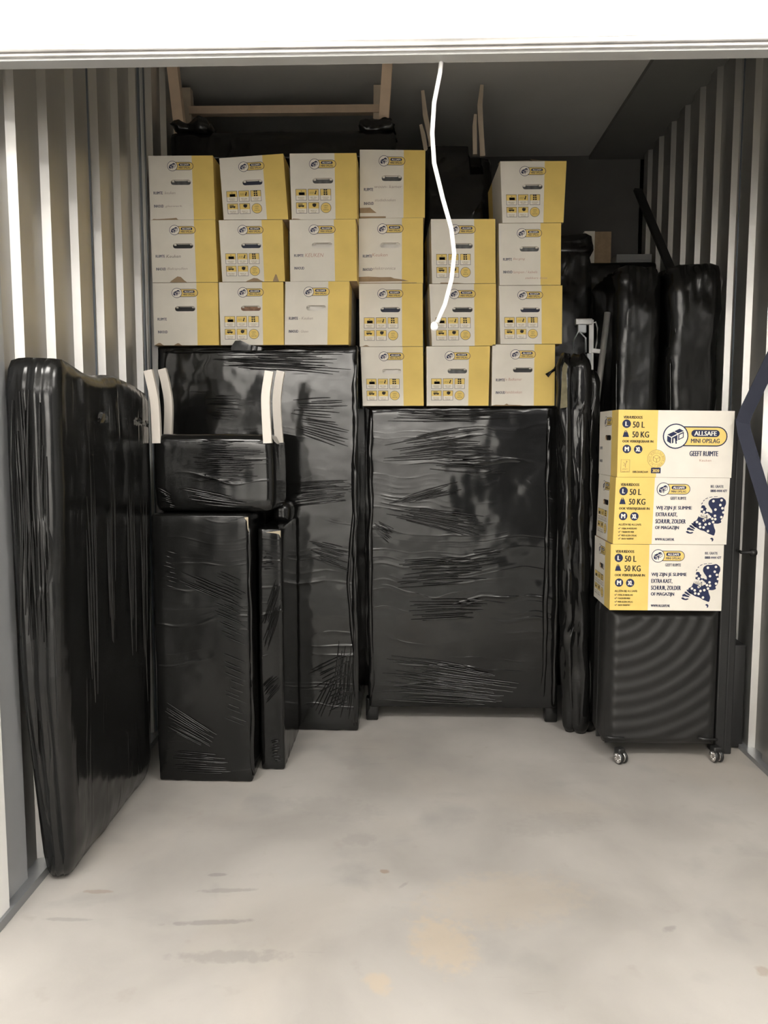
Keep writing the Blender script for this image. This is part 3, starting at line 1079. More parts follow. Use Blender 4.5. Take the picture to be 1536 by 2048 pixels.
carton(Q['64'], YC, 'end', 'carton with pinkish handwriting and a black film scrap, lowest of the rightmost high stack', LN, 'in_black',
       [('1e Badkamer', .20, .545, .48, .59, R_), ('handdoeken', .215, .755, .48, .80, R_)], torn=[[(.0, 1), (.06, .985), (.2, .99), (.24, .965), (.27, .985), (.45, .99), (.5, 1)]], group=TOP)
QR = {
    'R1': [(0.897, 1.582), (1.39, 1.576), (1.386, 1.290), (0.898, 1.293)],
    'R2': [(0.894, 1.292), (1.381, 1.289), (1.377, 1.000), (0.888, 1.001)],
    'R3': [(0.88, 0.9995), (1.367, 0.9985), (1.367, 0.707), (0.882, 0.707)],
}
SG = 'cartons on the suitcase'
carton(QR['R1'], 3.45, 'long', 'carton showing a large round logo and 2020 seal, topmost on the black suitcase', [('long_print', LONG_BIG)], 'in_black', back_dx=-.006, tags=(END_LINES,), group=SG)
carton(QR['R2'], 3.45, 'long', 'carton printed with a navy country map, middle of three on the black suitcase', [('long_print', LONG_MAP)], 'in_black', back_dx=0, tags=(END_ICONS,), group=SG)
carton(QR['R3'], 3.45, 'long', 'carton printed with a navy country map, lowest of three, lying on the black suitcase', [('long_print', LONG_MAP)], 'in_white', back_dx=.002, tags=(END_ICONS,), group=SG)


# ---------------------------------------------------------------- wrapped furniture
def wrap_body(name, x0, x1, y0, y1, z0, z1, mat, parent, r=.02, amp=.006, freq=4, seed=0.0, seg=None, taper=None, crumple=.004):
    """film pulled round a block: soft corners, sagging sides, crumpled edges"""
    c = ((x0 + x1) / 2, (y0 + y1) / 2, (z0 + z1) / 2)
    size = (x1 - x0, y1 - y0, z1 - z0)
    seg = seg or tuple(max(6, min(64, int(s / .03))) for s in size)
    h = [s / 2 for s in size]
    ox, oy, oz = parent.location

    def warp(P, d):
        e = [abs(P[a]) / h[a] for a in range(3)]
        edge = sorted(e)[1]                                   # close to 1 on an edge
        k = max(0.0, (edge - .8) / .2)
        n = nz(P, freq, seed) * amp * .6 + nz(P, freq * 7, seed + 3) * crumple * (.08 + k)
        dirn = d.normalized() if d.length > 1e-9 else Vector((0, 0, 0))
        Q_ = P + dirn * n
        bulge = (1 - e[0] ** 2) * (1 - e[2] ** 2)
        if e[1] > .98:
            Q_.y += -math.copysign(.006 * bulge, P.y) * (1 if seed else 0)
        if taper:
            Q_ = taper(Q_, h)
        Q_.z = max(Q_.z, -h[2])
        Q_.z = min(Q_.z, h[2])
        return Q_
    mb = MB().rbox(c, size, r, seg, warp)
    mb.v = [(a - ox, b_ - oy, c_ - oz) for a, b_, c_ in mb.v]
    return mb.build(name, mat, parent, True, fix=False)


def pleat(name, parent, path, r, mat, seed=0.0, flat=.5, n=10, steps=26):
    """gathered rope of film running along an edge"""
    P = [Vector(p) for p in path]
    pts, sc = [], []
    for i in range(steps + 1):
        t = i / steps * (len(P) - 1)
        k = min(int(t), len(P) - 2)
        p = P[k].lerp(P[k + 1], t - k)
        pts.append(p + Vector((nz(p, 7, seed) * r * .6, nz(p, 7, seed + 5) * r * .3, 0)))
        sc.append(.75 + .45 * nz(p, 9, seed + 9) + (.0 if 0 < i < steps else -.35))
    prof = [(r * math.cos(2 * math.pi * i / n) * (1 + .25 * math.cos(6 * math.pi * i / n)), r * flat * math.sin(2 * math.pi * i / n)) for i in range(n)]
    o = parent.location
    mb = MB().sweep([p - o for p in pts], prof, 0, (0, 1, 0), sc)
    return mb.build(name, mat, parent, True)


def fan(parent, nrm, a0, a1, b0, b1, n, mat, h=.004, wd=.009, seed=0.0):
    """a gathered fan of small film ridges between the lines a0-a1 and b0-b1; nrm = outward axis"""
    rnd = random.Random(seed)
    n, wd, h = int(n * 1.6), wd * .66, h * .72
    N_ = Vector(nrm)
    a0, a1, b0, b1 = (Vector(p) for p in (a0, a1, b0, b1))
    o = parent.location
    mb = MB()
    for k in range(n):
        f = (k + rnd.uniform(-.3, .3)) / max(1, n - 1)
        p, q = a0.lerp(a1, f), b0.lerp(b1, f)
        s0, s1 = rnd.uniform(0, .35), rnd.uniform(.6, 1)
        p, q = p.lerp(q, s0), p.lerp(q, s1)
        d = (q - p)
        side = d.cross(N_).normalized()
        bow = rnd.uniform(-.02, .02) * d.length
        V = []
        steps = 9
        for i in range(steps + 1):
            t_ = i / steps
            env = math.sin(math.pi * min(1, max(0, t_))) ** .6
            c = p + d * t_ + side * (bow * math.sin(math.pi * t_)) - o
            ww, hh = wd * (.35 + .65 * env) * rnd.uniform(.8, 1.2), h * env * rnd.uniform(.75, 1.25)
            V += [c - side * ww / 2 - N_ * .0015, c - side * ww * .1 + N_ * hh, c + side * ww * .2 + N_ * hh * .8, c + side * ww / 2 - N_ * .0015]
        Fc = []
        for i in range(steps):
            for j in range(3):
                Fc.append((4 * i + j, 4 * i + j + 1, 4 * i + j + 5, 4 * i + j + 4))
        mb.add(V, Fc)
    w_ = mb.build('film_wrinkles', mat, parent, True, fix=False)
    w_['kind'] = 'stuff'
    return w_


# tall wardrobe under the three left stacks
t = thing('wrapped_wardrobe', 'tall wardrobe wrapped in glossy black film under the left carton stacks', 'wardrobe', (-.72, 4.12, 0))
wrap_body('film_body', -1.215, -.252, 3.82, 4.46, 0, 1.9, 'film_wide', t, .012, .007, 3.5, 1.7)
FR = (0, -1, 0)
for a0, a1, b0, b1, n in (((-.58, 3.817, 1.64), (-.58, 3.817, 1.50), (-.27, 3.817, 1.66), (-.30, 3.817, 1.40), 11), ((-.60, 3.817, 1.24), (-.60, 3.817, 1.12), (-.27, 3.817, 1.26), (-.27, 3.817, 1.16), 12),
                          ((-.95, 3.817, 1.88), (-.95, 3.817, 1.80), (-.27, 3.817, 1.87), (-.27, 3.817, 1.76), 12), ((-.50, 3.817, .97), (-.50, 3.817, .88), (-.28, 3.817, .92), (-.28, 3.817, .80), 8),
                          ((-.52, 3.817, .30), (-.40, 3.817, .10), (-.28, 3.817, .42), (-.28, 3.817, .16), 9), ((-.34, 3.817, .50), (-.27, 3.817, .44), (-.38, 3.817, .16), (-.29, 3.817, .10), 7),
                          ((-.50, 3.817, .08), (-.30, 3.817, .05), (-.38, 3.817, .30), (-.27, 3.817, .26), 7), ((-1.0, 3.817, 1.66), (-1.0, 3.817, 1.56), (-.80, 3.817, 1.66), (-.80, 3.817, 1.54), 7)):
    fan(t, FR, a0, a1, b0, b1, n, 'film_wide', seed=a0[0] + b1[2])
pleat('film_pleat', t, [(-.262, 3.824, .03), (-.264, 3.820, .9), (-.262, 3.822, 1.87)], .016, 'film_bundle', 2)
pleat('film_pleat', t, [(-.272, 3.822, .03), (-.268, 3.818, .7), (-.262, 3.822, 1.4)], .012, 'film_bundle', 8)
pleat('film_pleat', t, [(-.262, 3.823, .3), (-.300, 3.818, .75), (-.262, 3.822, 1.25)], .010, 'film_bundle', 12)
pleat('film_pleat', t, [(-1.19, 3.822, 1.872), (-.7, 3.815, 1.876), (-.29, 3.822, 1.872)], .010, 'film_wide', 4)
fs = thing('film_flap', 'torn flap of black film standing up before the lowest carton of the second stack', 'film scrap', (-.79, 3.792, 1.885))
MB().prism([(-.060, .005), (-.050, .021), (-.040, .035), (-.015, .037), (.002, .029), (.022, .018), (.050, .011), (.09, .003), (.09, -.01), (-.06, -.01)], -.003, .003).build('film_sheet', 'film_bundle', fs)

# wide cabinet on short feet under the right stacks
t = thing('wrapped_cabinet', 'wide low-footed cabinet wrapped in black film in the middle of the back', 'cabinet', (.27, 4.25, 0))
wrap_body('film_body', -.205, .762, 3.965, 4.50, .075, 1.617, 'film_table', t, .012, .006, 3.2, 2.9)
for a0, a1, b0, b1, n in (((-.10, 3.962, 1.12), (-.12, 3.962, 1.07), (.42, 3.962, 1.06), (.36, 3.962, .95), 12), ((-.12, 3.962, 1.11), (-.10, 3.962, 1.14), (.32, 3.962, 1.20), (.30, 3.962, 1.26), 5),
                          ((-.18, 3.962, 1.05), (-.18, 3.962, 1.00), (-.06, 3.962, .99), (-.10, 3.962, .93), 6), ((-.12, 3.962, .36), (-.18, 3.962, .12), (.60, 3.962, .24), (.55, 3.962, .09), 17),
                          ((-.14, 3.962, 1.44), (-.14, 3.962, 1.34), (.40, 3.962, 1.54), (.42, 3.962, 1.38), 11), ((-.15, 3.962, 1.60), (-.15, 3.962, 1.54), (.60, 3.962, 1.60), (.55, 3.962, 1.54), 7),
                          ((.10, 3.962, 1.44), (.10, 3.962, 1.30), (.46, 3.962, 1.44), (.48, 3.962, 1.28), 12), ((-.05, 3.962, .84), (-.08, 3.962, .70), (.44, 3.962, .86), (.44, 3.962, .74), 10),
                          ((-.02, 3.962, .64), (-.05, 3.962, .52), (.42, 3.962, .64), (.40, 3.962, .55), 7), ((.25, 3.962, .88), (.25, 3.962, .80), (.50, 3.962, .92), (.50, 3.962, .84), 4)):
    fan(t, FR, a0, a1, b0, b1, n, 'film_table', seed=a0[0] + b1[2])
for a, b_ in ((-.222, -.158), (.700, .765)):
    for c, d in ((3.972, 4.03), (4.43, 4.49)):
        mb = MB().bevbox(a - .27, b_ - .27, c - 4.25, d - 4.25, 0, .12, .008)
        mb.build('foot', 'film_dull', t, True)
pleat('film_pleat', t, [(-.196, 3.967, .09), (-.200, 3.963, .8), (-.196, 3.967, 1.6)], .016, 'film_bundle', 31)
pleat('film_pleat', t, [(.690, 3.968, .09), (.694, 3.962, .8), (.690, 3.967, 1.6)], .014, 'film_bundle', 35)
pleat('film_pleat', t, [(.745, 3.967, .09), (.748, 3.963, .8), (.745, 3.967, 1.6)], .013, 'film_bundle', 37)

# slab leaning on the left wall
t = thing('wrapped_mattress', 'long mattress on its side wrapped in black film, leaning on the left wall', 'mattress', (-1.14, 2.9, 0))
def mattress_taper(P, h):
    f = (P.z + h[2]) / (2 * h[2])                       # 0 at the floor, 1 at the top
    k = min(1.0, f * 1.3)
    xl, xr = -1.209 - .029 * k, -1.104 + .036 * k
    if f < .06:
        xr -= (.06 - f) * .35
        xl += (.06 - f) * .2
    u = (P.x + h[0]) / (2 * h[0])
    x = xl + (xr - xl) * u + nz((P.x * 24, P.y * 12, P.z * .9), 1, 3.3) * .006 * (u > .1)
    y = P.y + (nz((P.x * 40, 0, P.z * .7), 1, 5.1) * .010 if P.y < -h[1] + .05 else 0) + .035 * max(0, f - .75) * (P.y < 0)
    y += (.085 * max(0, 1 - f / .4) + .03 * max(0, f - .93) / .07) * max(0, -P.y / h[1])
    z = P.z + (f > .9) * (-.045 * (P.y + h[1]) / (2 * h[1]) + .012 * math.sin(P.y * 11))
    return Vector((max(x, -1.2395) + 1.14, y, z))


wrap_body('film_body', -1.24, -1.04, 2.365, 3.26, 0, 1.71, 'film_up', t, .048, .004, 3, 3.7, seg=(16, 30, 64), taper=mattress_taper)
for a0, a1, b0, b1, n in (((-1.20, 2.368, 1.62), (-1.10, 2.368, 1.62), (-1.21, 2.361, .85), (-1.11, 2.361, .80), 9), ((-1.20, 2.362, 1.30), (-1.10, 2.362, 1.2), (-1.20, 2.385, .40), (-1.11, 2.385, .40), 7)):
    fan(t, FR, a0, a1, b0, b1, n, 'film_up', .006, .011, seed=a0[0] + b1[2])
for y, z0, z1 in ((2.60, 1.50, .5), (2.78, 1.5, .7), (2.98, 1.56, .4), (3.12, 1.60, .3)):
    fan(t, (1, 0, 0), (-1.0695, y - .03, z0), (-1.0695, y + .04, z0), (-1.0720, y - .02, z1), (-1.0720, y + .03, z1), 4, 'film_up', .005, .012, seed=y)

# two small cabinets and the upturned stool
t = thing('wrapped_nightstand', 'narrow cabinet wrapped in black film beneath the upturned stool', 'cabinet', (-.86, 3.40, 0))
wrap_body('film_body', -1.068, -.664, 3.22, 3.62, 0, 1.148, 'film_box', t, .012, .006, 4, 5.5)
for a0, a1, b0, b1, n in (((-1.04, 3.218, .36), (-1.04, 3.218, .24), (-.80, 3.218, .20), (-.84, 3.218, .14), 7), ((-.82, 3.218, .92), (-.82, 3.218, .66), (-.68, 3.218, .86), (-.68, 3.218, .60), 12),
                          ((-.96, 3.218, .92), (-.96, 3.218, .86), (-.72, 3.218, .82), (-.72, 3.218, .76), 4), ((-1.02, 3.218, .14), (-1.02, 3.218, .05), (-.78, 3.218, .12), (-.74, 3.218, .04), 7),
                          ((-.78, 3.218, .56), (-.78, 3.218, .28), (-.68, 3.218, .52), (-.68, 3.218, .24), 8), ((-1.04, 3.218, 1.0), (-1.04, 3.218, .86), (-.96, 3.218, .98), (-.96, 3.218, .84), 5)):
    fan(t, FR, a0, a1, b0, b1, n, 'film_box', .0026, .007, seed=a0[0] + b1[2])
MB().prism([(-.680 + .86, 1.135), (-.664 + .86, 1.138), (-.663 + .86, 1.075), (-.667 + .86, 1.09), (-.669 + .86, 1.12)], -.1835, -.1815).build('torn_corner', 'torn_board', t)
pleat('film_pleat', t, [(-.662, 3.224, .03), (-.660, 3.220, .6), (-.664, 3.224, 1.1)], .010, 'film_bundle', 90)
t = thing('wrapped_drawer_unit', 'slim black-wrapped drawer unit with a torn pale corner, between nightstand and wardrobe', 'cabinet', (-.60, 3.58, 0))
wrap_body('film_body', -.652, -.548, 3.35, 3.80, 0, 1.075, 'film_box', t, .010, .004, 5, 6.5, seg=(10, 16, 40))
for a0, a1, b0, b1, n in (((-.645, 3.348, .66), (-.63, 3.348, .50), (-.56, 3.348, .90), (-.555, 3.348, .74), 9), ((-.645, 3.348, .38), (-.63, 3.348, .30), (-.58, 3.348, .44), (-.56, 3.348, .38), 7),
                          ((-.64, 3.348, .98), (-.64, 3.348, .90), (-.57, 3.348, .96), (-.57, 3.348, .90), 6), ((-.62, 3.348, .13), (-.60, 3.348, .04), (-.57, 3.348, .14), (-.56, 3.348, .04), 6)):
    fan(t, FR, a0, a1, b0, b1, n, 'film_box', .0035, .007, seed=a0[0] + b1[2])
MB().prism([(-.615 + .6, 1.058), (-.552 + .6, 1.066), (-.552 + .6, 1.035), (-.558 + .6, 1.050), (-.575 + .6, 1.054)], -.2335, -.2305).build('torn_corner', 'torn_board', t)
wrap_body('film_hump', -.640, -.552, 3.62, 3.80, 1.06, 1.165, 'film_dull', t, .035, .006, 6, 3.1, seg=(10, 10, 8))

t = thing('wrapped_stool', 'upturned stool with four curved white legs, its seat wrapped in black film', 'stool', (-.82, 3.41, 1.15))


def seat_taper(P, h):
    k = (P.z + h[2]) / (2 * h[2])
    P.x *= .985 + .025 * math.sin(k * math.pi)
    P.y += .012 * (1 - k)
    return P


wrap_body('seat', -1.072, -.562, 3.25, 3.60, 1.150, 1.478, 'film_wide', t, .035, .008, 4, 8.8, taper=seat_taper)
for a0, a1, b0, b1, n in (((-.90, 3.248, 1.42), (-.92, 3.248, 1.28), (-.60, 3.248, 1.41), (-.60, 3.248, 1.29), 12), ((-1.0, 3.248, 1.27), (-.96, 3.248, 1.20), (-.70, 3.248, 1.21), (-.66, 3.248, 1.17), 6),
                          ((-1.05, 3.248, 1.26), (-1.03, 3.248, 1.18), (-.98, 3.248, 1.22), (-.96, 3.248, 1.17), 5), ((-.90, 3.248, 1.46), (-.90, 3.248, 1.43), (-.66, 3.248, 1.45), (-.66, 3.248, 1.42), 4)):
    fan(t, FR, a0, a1, b0, b1, n, 'film_wide', .004, .008, seed=a0[0] + b1[2])
for (y, pts) in ((3.262, [(-1.076, 1.739), (-1.060, 1.66), (-1.051, 1.59), (-1.048, 1.44)]), (3.43, [(-1.071, 1.758), (-1.056, 1.69), (-1.046, 1.60), (-1.054, 1.44)]),
                 (3.262, [(-.575, 1.734), (-.588, 1.66), (-.592, 1.60), (-.586, 1.44)]), (3.43, [(-.555, 1.748), (-.568, 1.68), (-.574, 1.60), (-.566, 1.44)])):
    fine = []
    for i in range(13):
        tt = i / 12 * 3
        k = min(int(tt), 2)
        f = tt - k
        p0, p1, p2, p3 = pts[max(k - 1, 0)], pts[k], pts[k + 1], pts[min(k + 2, 3)]
        cr = lambda a: .5 * (2 * p1[a] + (p2[a] - p0[a]) * f + (2 * p0[a] - 5 * p1[a] + 4 * p2[a] - p3[a]) * f * f + (3 * p1[a] - p0[a] - 3 * p2[a] + p3[a]) * f ** 3)
        fine.append((cr(0) + .82, y - 3.41, cr(1) - 1.15))
    MB().sweep(fine, [(-.0175, -.011), (.0175, -.011), (.0175, .011), (-.0175, .011)], 0, (0, 1, 0)).build('leg', 'white_lacquer', t)

# upright roll of wrapped carpets right of the cabinet, with cardboard showing
t = thing('wrapped_rolls', 'upright bundle wrapped in black film with bare cardboard edge, right of the cabinet', 'bundle', (.80, 3.78, 0))
for k, (x, y, r, zt, xb) in enumerate(((.742, 3.86, .042, 1.86, .805), (.806, 3.845, .050, 1.86, .855), (.868, 3.87, .040, 1.78, .900))):
    path, sc = [], []
    for i in range(61):
        f = i / 60
        path.append((x + (xb - x) * (1 - f) - .80, y - 3.78, zt * f))
        sc.append((.5 if i == 0 else .8 if i == 1 else .92 if i == 2 else 1.0) * (1 + .16 * nz((k, f * 9, 0), 1, 2)) * (.5 if i == 60 else .8 if i == 59 else 1))
    mb = MB().tube(path, r, 30, 0, sc, (0, 1, 0))
    for i, (x_, y_, z_) in enumerate(mb.v):                  # film bunched into upright folds and dents
        f = min(1.0, z_ / .05)
        d = nz((x_ * 30, y_ * 30, z_ * 2.2), 1, k * 3 + 1) * .017 + nz((x_ * 60, y_ * 60, z_ * 9), 1, k + 7) * .008
        mb.v[i] = (x_ + d * f, y_ + d * .6 * f, max(0, z_ + nz((x_ * 25, y_ * 25, 3), 1, k) * .02 * (z_ > 1.6)))
    mb.build('roll', 'film_bundle', t, True)
MB().prism([(.712 - .8, 1.60), (.745 - .8, 1.605), (.742 - .8, 1.70), (.738 - .8, 1.76), (.742 - .8, 1.80), (.728 - .8, 1.815), (.718 - .8, 1.79), (.716 - .8, 1.70)], .012, .018).build('cardboard_edge', 'kraft_dull', t)
sc_ = thing('film_scrap', 'small loose scrap of black film across the lowest right carton', 'film scrap', (.70, 3.915, 1.78))
MB().sweep([(.012, .0, .022), (.004, -.004, .012), (-.014, -.004, .0), (-.034, -.002, -.018)], [(-.007, -.001), (.007, -.001), (.007, .001), (-.007, .001)], 0, (0, 1, 0), [1.4, 1.0, .8, 1.6]).build('strip', 'film_bundle', sc_, True)

# folding aluminium frame behind the bundle
t = thing('folding_frame', 'aluminium folding trolley frame with long tube, standing behind the wrapped bundle', 'trolley', (.90, 3.98, 0))
lx = lambda p: (p[0] - .90, p[1] - 3.98, p[2])
MB().tube([lx((.972, 4.0, 2.075)), lx((.885, 3.955, 1.272))], .015, 14).build('tube', 'aluminium_dull', t, True)
MB().tube([lx((.885, 3.955, 1.28)), lx((.875, 3.95, .0))], .013, 12).build('tube', 'aluminium_dull', t, True)
MB().bar(lx((.893, 4.0, 2.04)), lx((.899, 4.0, 1.70)), .014, .022).build('upright_bar', 'aluminium_dull', t)
MB().bar(lx((.899, 4.0, 1.71)), lx((.902, 4.0, .0)), .014, .022).build('upright_bar', 'galvanised', t)
MB().bevbox(.815 - .9, .897 - .9, .005, .035, 2.015, 2.045, .004).build('top_bracket', 'aluminium_dull', t)
MB().bevbox(.826 - .9, .868 - .9, .00, .03, 1.975, 2.017, .004).build('latch_block', 'galvanised', t)
MB().bar(lx((.898, 4.0, 1.890)), lx((.966, 4.0, 1.882)), .030, .02).build('cross_link', 'aluminium_dull', t)
MB().tube([lx(p) for p in ((.897, 4.0, 2.02), (.915, 4.0, 2.03), (.925, 4.0, 2.0), (.924, 4.0, 1.93), (.918, 4.0, 1.90))], .004, 8).build('wire_loop', 'aluminium_dull', t, True)
MB().tube([lx(p) for p in ((.81, 3.985, 1.86), (.805, 3.985, 1.94), (.83, 3.985, 1.985), (.865, 3.985, 1.95), (.868, 3.985, 1.88))], .005, 8).build('wire_loop', 'galvanised', t, True)
MB().bevbox(.870 - .9, .892 - .9, -.01, .02, 1.80, 1.875, .003).build('hinge_plate', 'galvanised', t)

# two upholstered pieces on end behind the suitcase
for nm, lab, x0, x1, y0, y1, zt, sd in (('wrapped_sofa_section', 'rounded upright sofa piece in dull black film, nearer the folding frame', 1.03, 1.262, 4.06, 4.60, 2.325, 3.3),
                                        ('wrapped_sofa_section', 'rounded upright sofa piece in dull black film, against the right corrugated wall', 1.285, 1.545, 4.02, 4.58, 2.325, 6.1)):
    t = thing(nm, lab, 'sofa part', ((x0 + x1) / 2, (y0 + y1) / 2, 0), 'upright sofa pieces')
    wrap_body('film_body', x0, x1, y0, y1, 0, zt, 'film_dull', t, .055, .030, 5, sd, seg=(22, 18, 64), crumple=.03)
    for k, dx in enumerate((.035, .012)):
        pleat('film_pleat', t, [(x0 + dx, y0 + .02 - .012 * k, 1.2), (x0 + dx + .004, y0 + .016 - .012 * k, 1.6), (x0 + dx, y0 + .02 - .012 * k, 2.05 - .2 * k)], .006, 'film_bundle', 170 + k + sd, .8, 8, 20)

# dark block filling the gap behind the right stack, and things on it
t = thing('wrapped_shelf_unit', 'tall dark wrapped unit in the shade between cartons and sofa pieces', 'shelf unit', (.90, 4.80, 0))
wrap_body('film_body', .775, 1.02, 4.56, 5.05, 0, 2.50, 'film_dull', t, .03, .03, 5, 4.4, seg=(14, 18, 64), crumple=.02)
wrap_body('film_crown', .80, 1.05, 4.62, 5.0, 2.48, 2.62, 'film_dull', t, .05, .05, 9, 5.9, seg=(14, 18, 10), crumple=.03)
t = thing('rear_cabinet', 'dark cabinet at the back wall carrying a small carton', 'cabinet', (1.25, 5.35, 0))
wrap_body('film_body', 1.06, 1.54, 5.10, 5.62, 0, 2.55, 'film_dull', t, .02, .006, 4, 6.4, seg=(14, 14, 50))
t = thing('small_carton', 'small white and tan carton in shade at the back right', 'box', (1.19, 5.32, 2.55))
MB().box(-.075, .085, -.12, .12, 0, .21).build('carton_body', 'kraft', t)
MB().box(-.085, -.02, -.125, .125, .0, .212).build('white_side', 'card_white', t)
t = thing('shallow_tray', 'shallow grey plastic tray lying on the rear cabinet at the back right', 'tray', (1.40, 5.22, 2.552))
MB().bevbox(-.11, .11, -.10, .10, 0, .012, .003).build('base', 'tray_grey', t)
for a in ((-.11, .11, -.10, -.09), (-.11, .11, .09, .10), (-.11, -.10, -.09, .09), (.10, .11, -.09, .09)):
    MB().bevbox(*a, .012, .05, .003).build('rim', 'tray_grey', t)
t = thing('leaning_board', 'long dark board leaning against the right wall far back', 'board', (1.45, 4.85, 0))
MB().bar((-.06, .20, 2.97), (.055, -.20, 2.36), .05, .02).build('upper_board', 'black_satin', t)
MB().bar((.055, -.20, 2.36), (.075, -.24, 0), .05, .02).build('lower_board', 'black_satin', t)

# upturned bench and chairs on top, behind the cartons
t = thing('wrapped_sideboard', 'large dark wrapped block behind the left carton stacks', 'sideboard', (-.64, 4.95, 0))
wrap_body('film_body', -1.225, -.06, 4.52, 5.40, 0, 2.835, 'film_dull', t, .03, .008, 3, 7.4)
t = thing('upturned_table', 'upturned side table with bare wooden legs and stretcher, its top wrapped in black film', 'table', (-.64, 4.30, 2.84))
wrap_body('table_top', -1.215, -.075, 4.10, 4.62, 2.840, 2.995, 'film_dull', t, .03, .014, 5, 2.7, seg=(40, 16, 8))
wrap_body('film_knot', -1.20, -1.02, 4.08, 4.30, 2.98, 3.06, 'film_dull', t, .035, .07, 12, 1.7, seg=(16, 16, 10), crumple=.06)
wrap_body('film_knot', -.26, -.06, 4.08, 4.30, 2.98, 3.05, 'film_dull', t, .035, .07, 12, 4.7, seg=(16, 16, 10), crumple=.06)
lt = lambda p: (p[0] + .64, p[1] - 4.30, p[2] - 2.84)
MB().bar(lt((-1.203, 4.14, 3.385)), lt((-1.162, 4.14, 2.96)), .052, .05, 0, (0, 1, 0)).build('leg', 'wood', t)
MB().bar(lt((-.112, 4.14, 3.385)), lt((-.140, 4.14, 2.96)), .050, .05, 0, (0, 1, 0)).build('leg', 'wood', t)
MB().bar(lt((-1.215, 4.46, 3.345)), lt((-1.210, 4.46, 2.96)), .048, .05, 0, (0, 1, 0)).build('leg', 'wood_pale', t)
MB().bar(lt((-.175, 4.46, 3.345)), lt((-.180, 4.46, 2.96)), .048, .05, 0, (0, 1, 0)).build('leg', 'wood_pale', t)
MB().bar(lt((-1.20, 4.45, 3.226)), lt((-.17, 4.45, 3.222)), .046, .04).build('stretcher', 'wood', t)

t = thing('wrapped_crate', 'dark wrapped crate behind the fifth carton stack carrying the upturned chair', 'crate', (.38, 4.95, 0))
wrap_body('film_body', -.02, .74, 4.56, 5.40, 0, 2.49, 'film_dull', t, .03, .008, 3, 1.4)
t = thing('upturned_chair', 'upturned chair wrapped in black film with thin pale wooden leg ends showing', 'chair', (.24, 4.72, 2.49))
wrap_body('film_body', .02, .47, 4.47, 4.95, 2.49, 3.06, 'film_dull', t, .07, .022, 5, 9.1, seg=(26, 22, 28),
          taper=lambda P, h: Vector((P.x * (1 - .12 * (P.z + h[2]) / (2 * h[2])), P.y, P.z - .10 * (P.x > .08) * (P.z > .2))))
lc = lambda p: (p[0] - .24, p[1] - 4.72, p[2] - 2.49)
for pts, wd in (([(.065, 4.53, 3.35), (.080, 4.53, 3.22), (.112, 4.53, 3.08), (.12, 4.53, 2.98)], .026), ([(.055, 4.50, 3.16), (.068, 4.50, 3.11), (.085, 4.50, 3.02)], .022),
                ([(.388, 4.53, 3.375), (.378, 4.53, 3.27), (.384, 4.53, 3.16), (.396, 4.53, 3.0)], .027), ([(.352, 4.50, 3.21), (.348, 4.50, 3.15), (.352, 4.50, 3.0)], .022)):
    MB().sweep([lc(p) for p in pts], [(-wd / 2, -.012), (wd / 2, -.012), (wd / 2, .012), (-wd / 2, .012)], 0, (0, 1, 0), [.7] + [1] * (len(pts) - 1)).build('leg', 'wood_pale', t)

# ---------------------------------------------------------------- suitcase
t = thing('suitcase', 'black hard-shell suitcase with curved ribs on chrome-hubbed wheels, under three cartons', 'suitcase', (1.145, 3.64, 0))
SX0, SX1, SZ0, SZ1 = .888 - 1.145, 1.405 - 1.145, .055, .703
MB().rbox(((SX0 + SX1) / 2, .02, (SZ0 + SZ1) / 2), (SX1 - SX0, .24, SZ1 - SZ0), .04, (8, 6, 8)).build('shell', 'suitcase_grey', t, True)
nxr, nzr = 64, 80
V, Fc = [], []
for j in range(nzr + 1):
    for i in range(nxr + 1):
        x = SX0 + .012 + (SX1 - SX0 - .024) * i / nxr
        z = SZ0 + .012 + (SZ1 - SZ0 - .020) * j / nzr
        r = math.hypot((x - SX0 - .02) * .95, (z - SZ1 - .06))
        e = min(i, nxr - i, j, nzr - j) / 5
        e = min(1, e)
        e = math.sin(e * math.pi / 2)
        rib = .5 + .5 * math.sin(2 * math.pi * r / .060)
        V.append((x, -.095 - .030 * e - 0.0042 * rib * e, z))
for j in range(nzr):
    for i in range(nxr):
        a = j * (nxr + 1) + i
        Fc.append((a, a + 1, a + nxr + 2, a + nxr + 1))
MB().add(V, Fc).build('ribbed_front', 'suitcase_grey', t, True, fix=False)
MB().bevbox(SX0 - .002, SX1 + .002, .012, .022, SZ0 - .002, SZ1 - .002, .004).build('zip_band', 'black_plastic', t)
for sx in (SX0 + .05, SX1 - .05):
    MB().tube([(sx - .045, -.132, SZ0 + .055), (sx - .02, -.137, SZ0 + .050), (sx + .04, -.136, SZ0 + .048)], .006, 8).build('corner_guard', 'black_plastic', t, True)
for x, y, rz in ((.953, 3.475, .5), (1.392, 3.505, .25), (.955, 3.74, .1), (1.39, 3.74, -.2)):
    wv = MB()
    g = MB().bevbox(-.020, .020, -.016, .022, .028, .072, .008).build('wheel_housing', 'black_plastic', t, True, (x - 1.145, y - 3.64, 0))
    g.rotation_euler = (0, 0, rz)
    for s_ in (-1, 1):
        o = MB().lathe([(.012, -.006), (.024, -.007), (.0285, -.004), (.0285, .004), (.024, .007), (.012, .006)], 28, 'X').build('tyre', 'black_plastic', g, True, (s_ * .013, -.004, .0285))
        h_ = MB().lathe([(.0, -.0085), (.006, -.0085), (.008, -.0075), (.018, -.0072), (.0235, -.0085), (.0235, .0085), (.018, .0072), (.008, .0075), (.006, .0085), (0, .0085)], 24, 'X')
        for q in range(6):
            a = math.pi * q / 3
            h_.bar((s_ * .0082, .006 * math.cos(a), .006 * math.sin(a)), (s_ * .0082, .02 * math.cos(a), .02 * math.sin(a)), .004, .003)
        h_.build('hub', 'chrome', g, True, (s_ * .013, -.004, .0285))

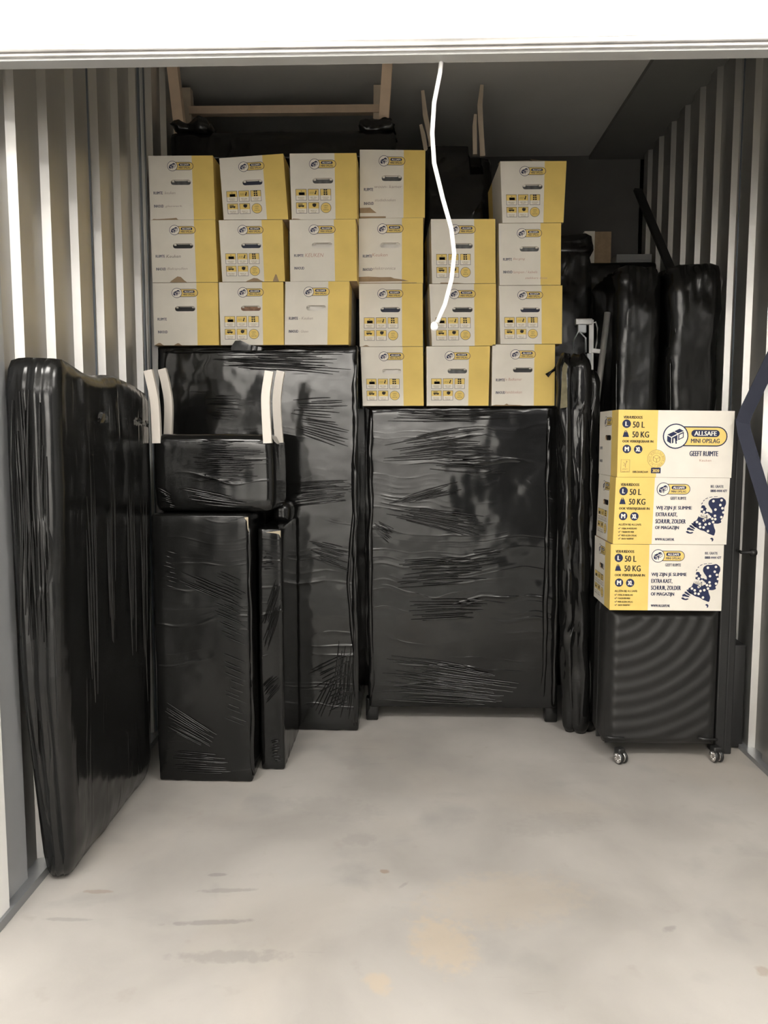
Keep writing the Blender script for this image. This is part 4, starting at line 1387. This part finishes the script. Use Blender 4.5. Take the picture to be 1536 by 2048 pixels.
# black slabs, knob and navy strap at the right wall
t = thing('black_panel', 'tall flat black panel with a round knob standing right of the suitcase', 'panel', (1.46, 3.60, 0))
MB().bevbox(-.048, -.004, -.03, .07, 0, 1.545, .006).build('outer_board', 'black_satin', t)
MB().bevbox(.000, .035, -.012, .10, 0, 1.50, .006).build('inner_board', 'black_satin', t)
MB().lathe([(0, -.02), (.007, -.02), (.007, .02), (.014, .024), (.0185, .032), (.0185, .042), (.012, .050), (0, .051)], 20, 'X', (.030, -.075, .955)).build('knob', 'black_plastic', t, True)
MB().tube([(.02, -.075, .955), (.02, -.01, .955)], .006, 10).build('knob_stem', 'black_plastic', t, True)
t = thing('flat_black_case', 'low flat black case standing on the floor against the right wall', 'case', (1.54, 3.72, 0))
MB().bevbox(-.030, .038, -.06, .22, 0, .50, .012).build('body', 'black_satin', t, True)
MB().bevbox(-.034, -.028, -.062, .222, .0, .48, .003).build('piping', 'black_plastic', t)

t = thing('lashing_strap', 'navy lashing strap hooked on the right wall, pulled into a V beside the cartons', 'strap', (1.47, 3.3, .9))
ls = lambda p: (p[0] - 1.47, p[1] - 3.3, p[2] - .9)
prof = [(-.029, -.0012), (.029, -.0012), (.029, .0012), (-.029, .0012)]
MB().sweep([ls(p) for p in ((1.584, 3.25, 2.09), (1.50, 3.318, 1.835), (1.412, 3.39, 1.57), (1.402, 3.398, 1.525))], prof, 0, (0, -1, .1)).build('upper_run', 'strap_navy', t)
MB().sweep([ls(p) for p in ((1.402, 3.402, 1.545), (1.410, 3.394, 1.485), (1.49, 3.328, 1.17), (1.584, 3.25, .80))], prof, 0, (0, -1, .1)).build('lower_run', 'strap_navy', t)
for z in (2.09, .80):
    MB().tube([ls((1.592, 3.25, z + .03)), ls((1.578, 3.25, z + .02)), ls((1.574, 3.25, z)), ls((1.578, 3.25, z - .02)), ls((1.592, 3.25, z - .03))], .004, 8).build('wall_hook', 'aluminium', t, True)

# ---------------------------------------------------------------- pull cord of the roller door
t = thing('pull_cord', 'white pull cord with a small knob hanging from the roller door rail', 'cord', (.09, 2.325, 1.77))
ctl = [(.086, 2.522), (.082, 2.483), (.066, 2.403), (.061, 2.321), (.067, 2.239), (.092, 2.142), (.117, 2.058), (.126, 1.988), (.119, 1.918), (.101, 1.848), (.078, 1.795)]
MB().tube([(a - .09, .0, b_ - 1.77) for a, b_ in ctl], .0062, 10, 0, None, (0, 1, 0)).build('cord', 'rope_white', t, True)
MB().lathe([(0, -.012), (.006, -.011), (.0105, -.005), (.011, .001), (.009, .008), (.005, .013), (0, .014)], 16, 'Z', (.070 - .09, 0, 1.784 - 1.77)).build('knob', 'rope_white', t, True)
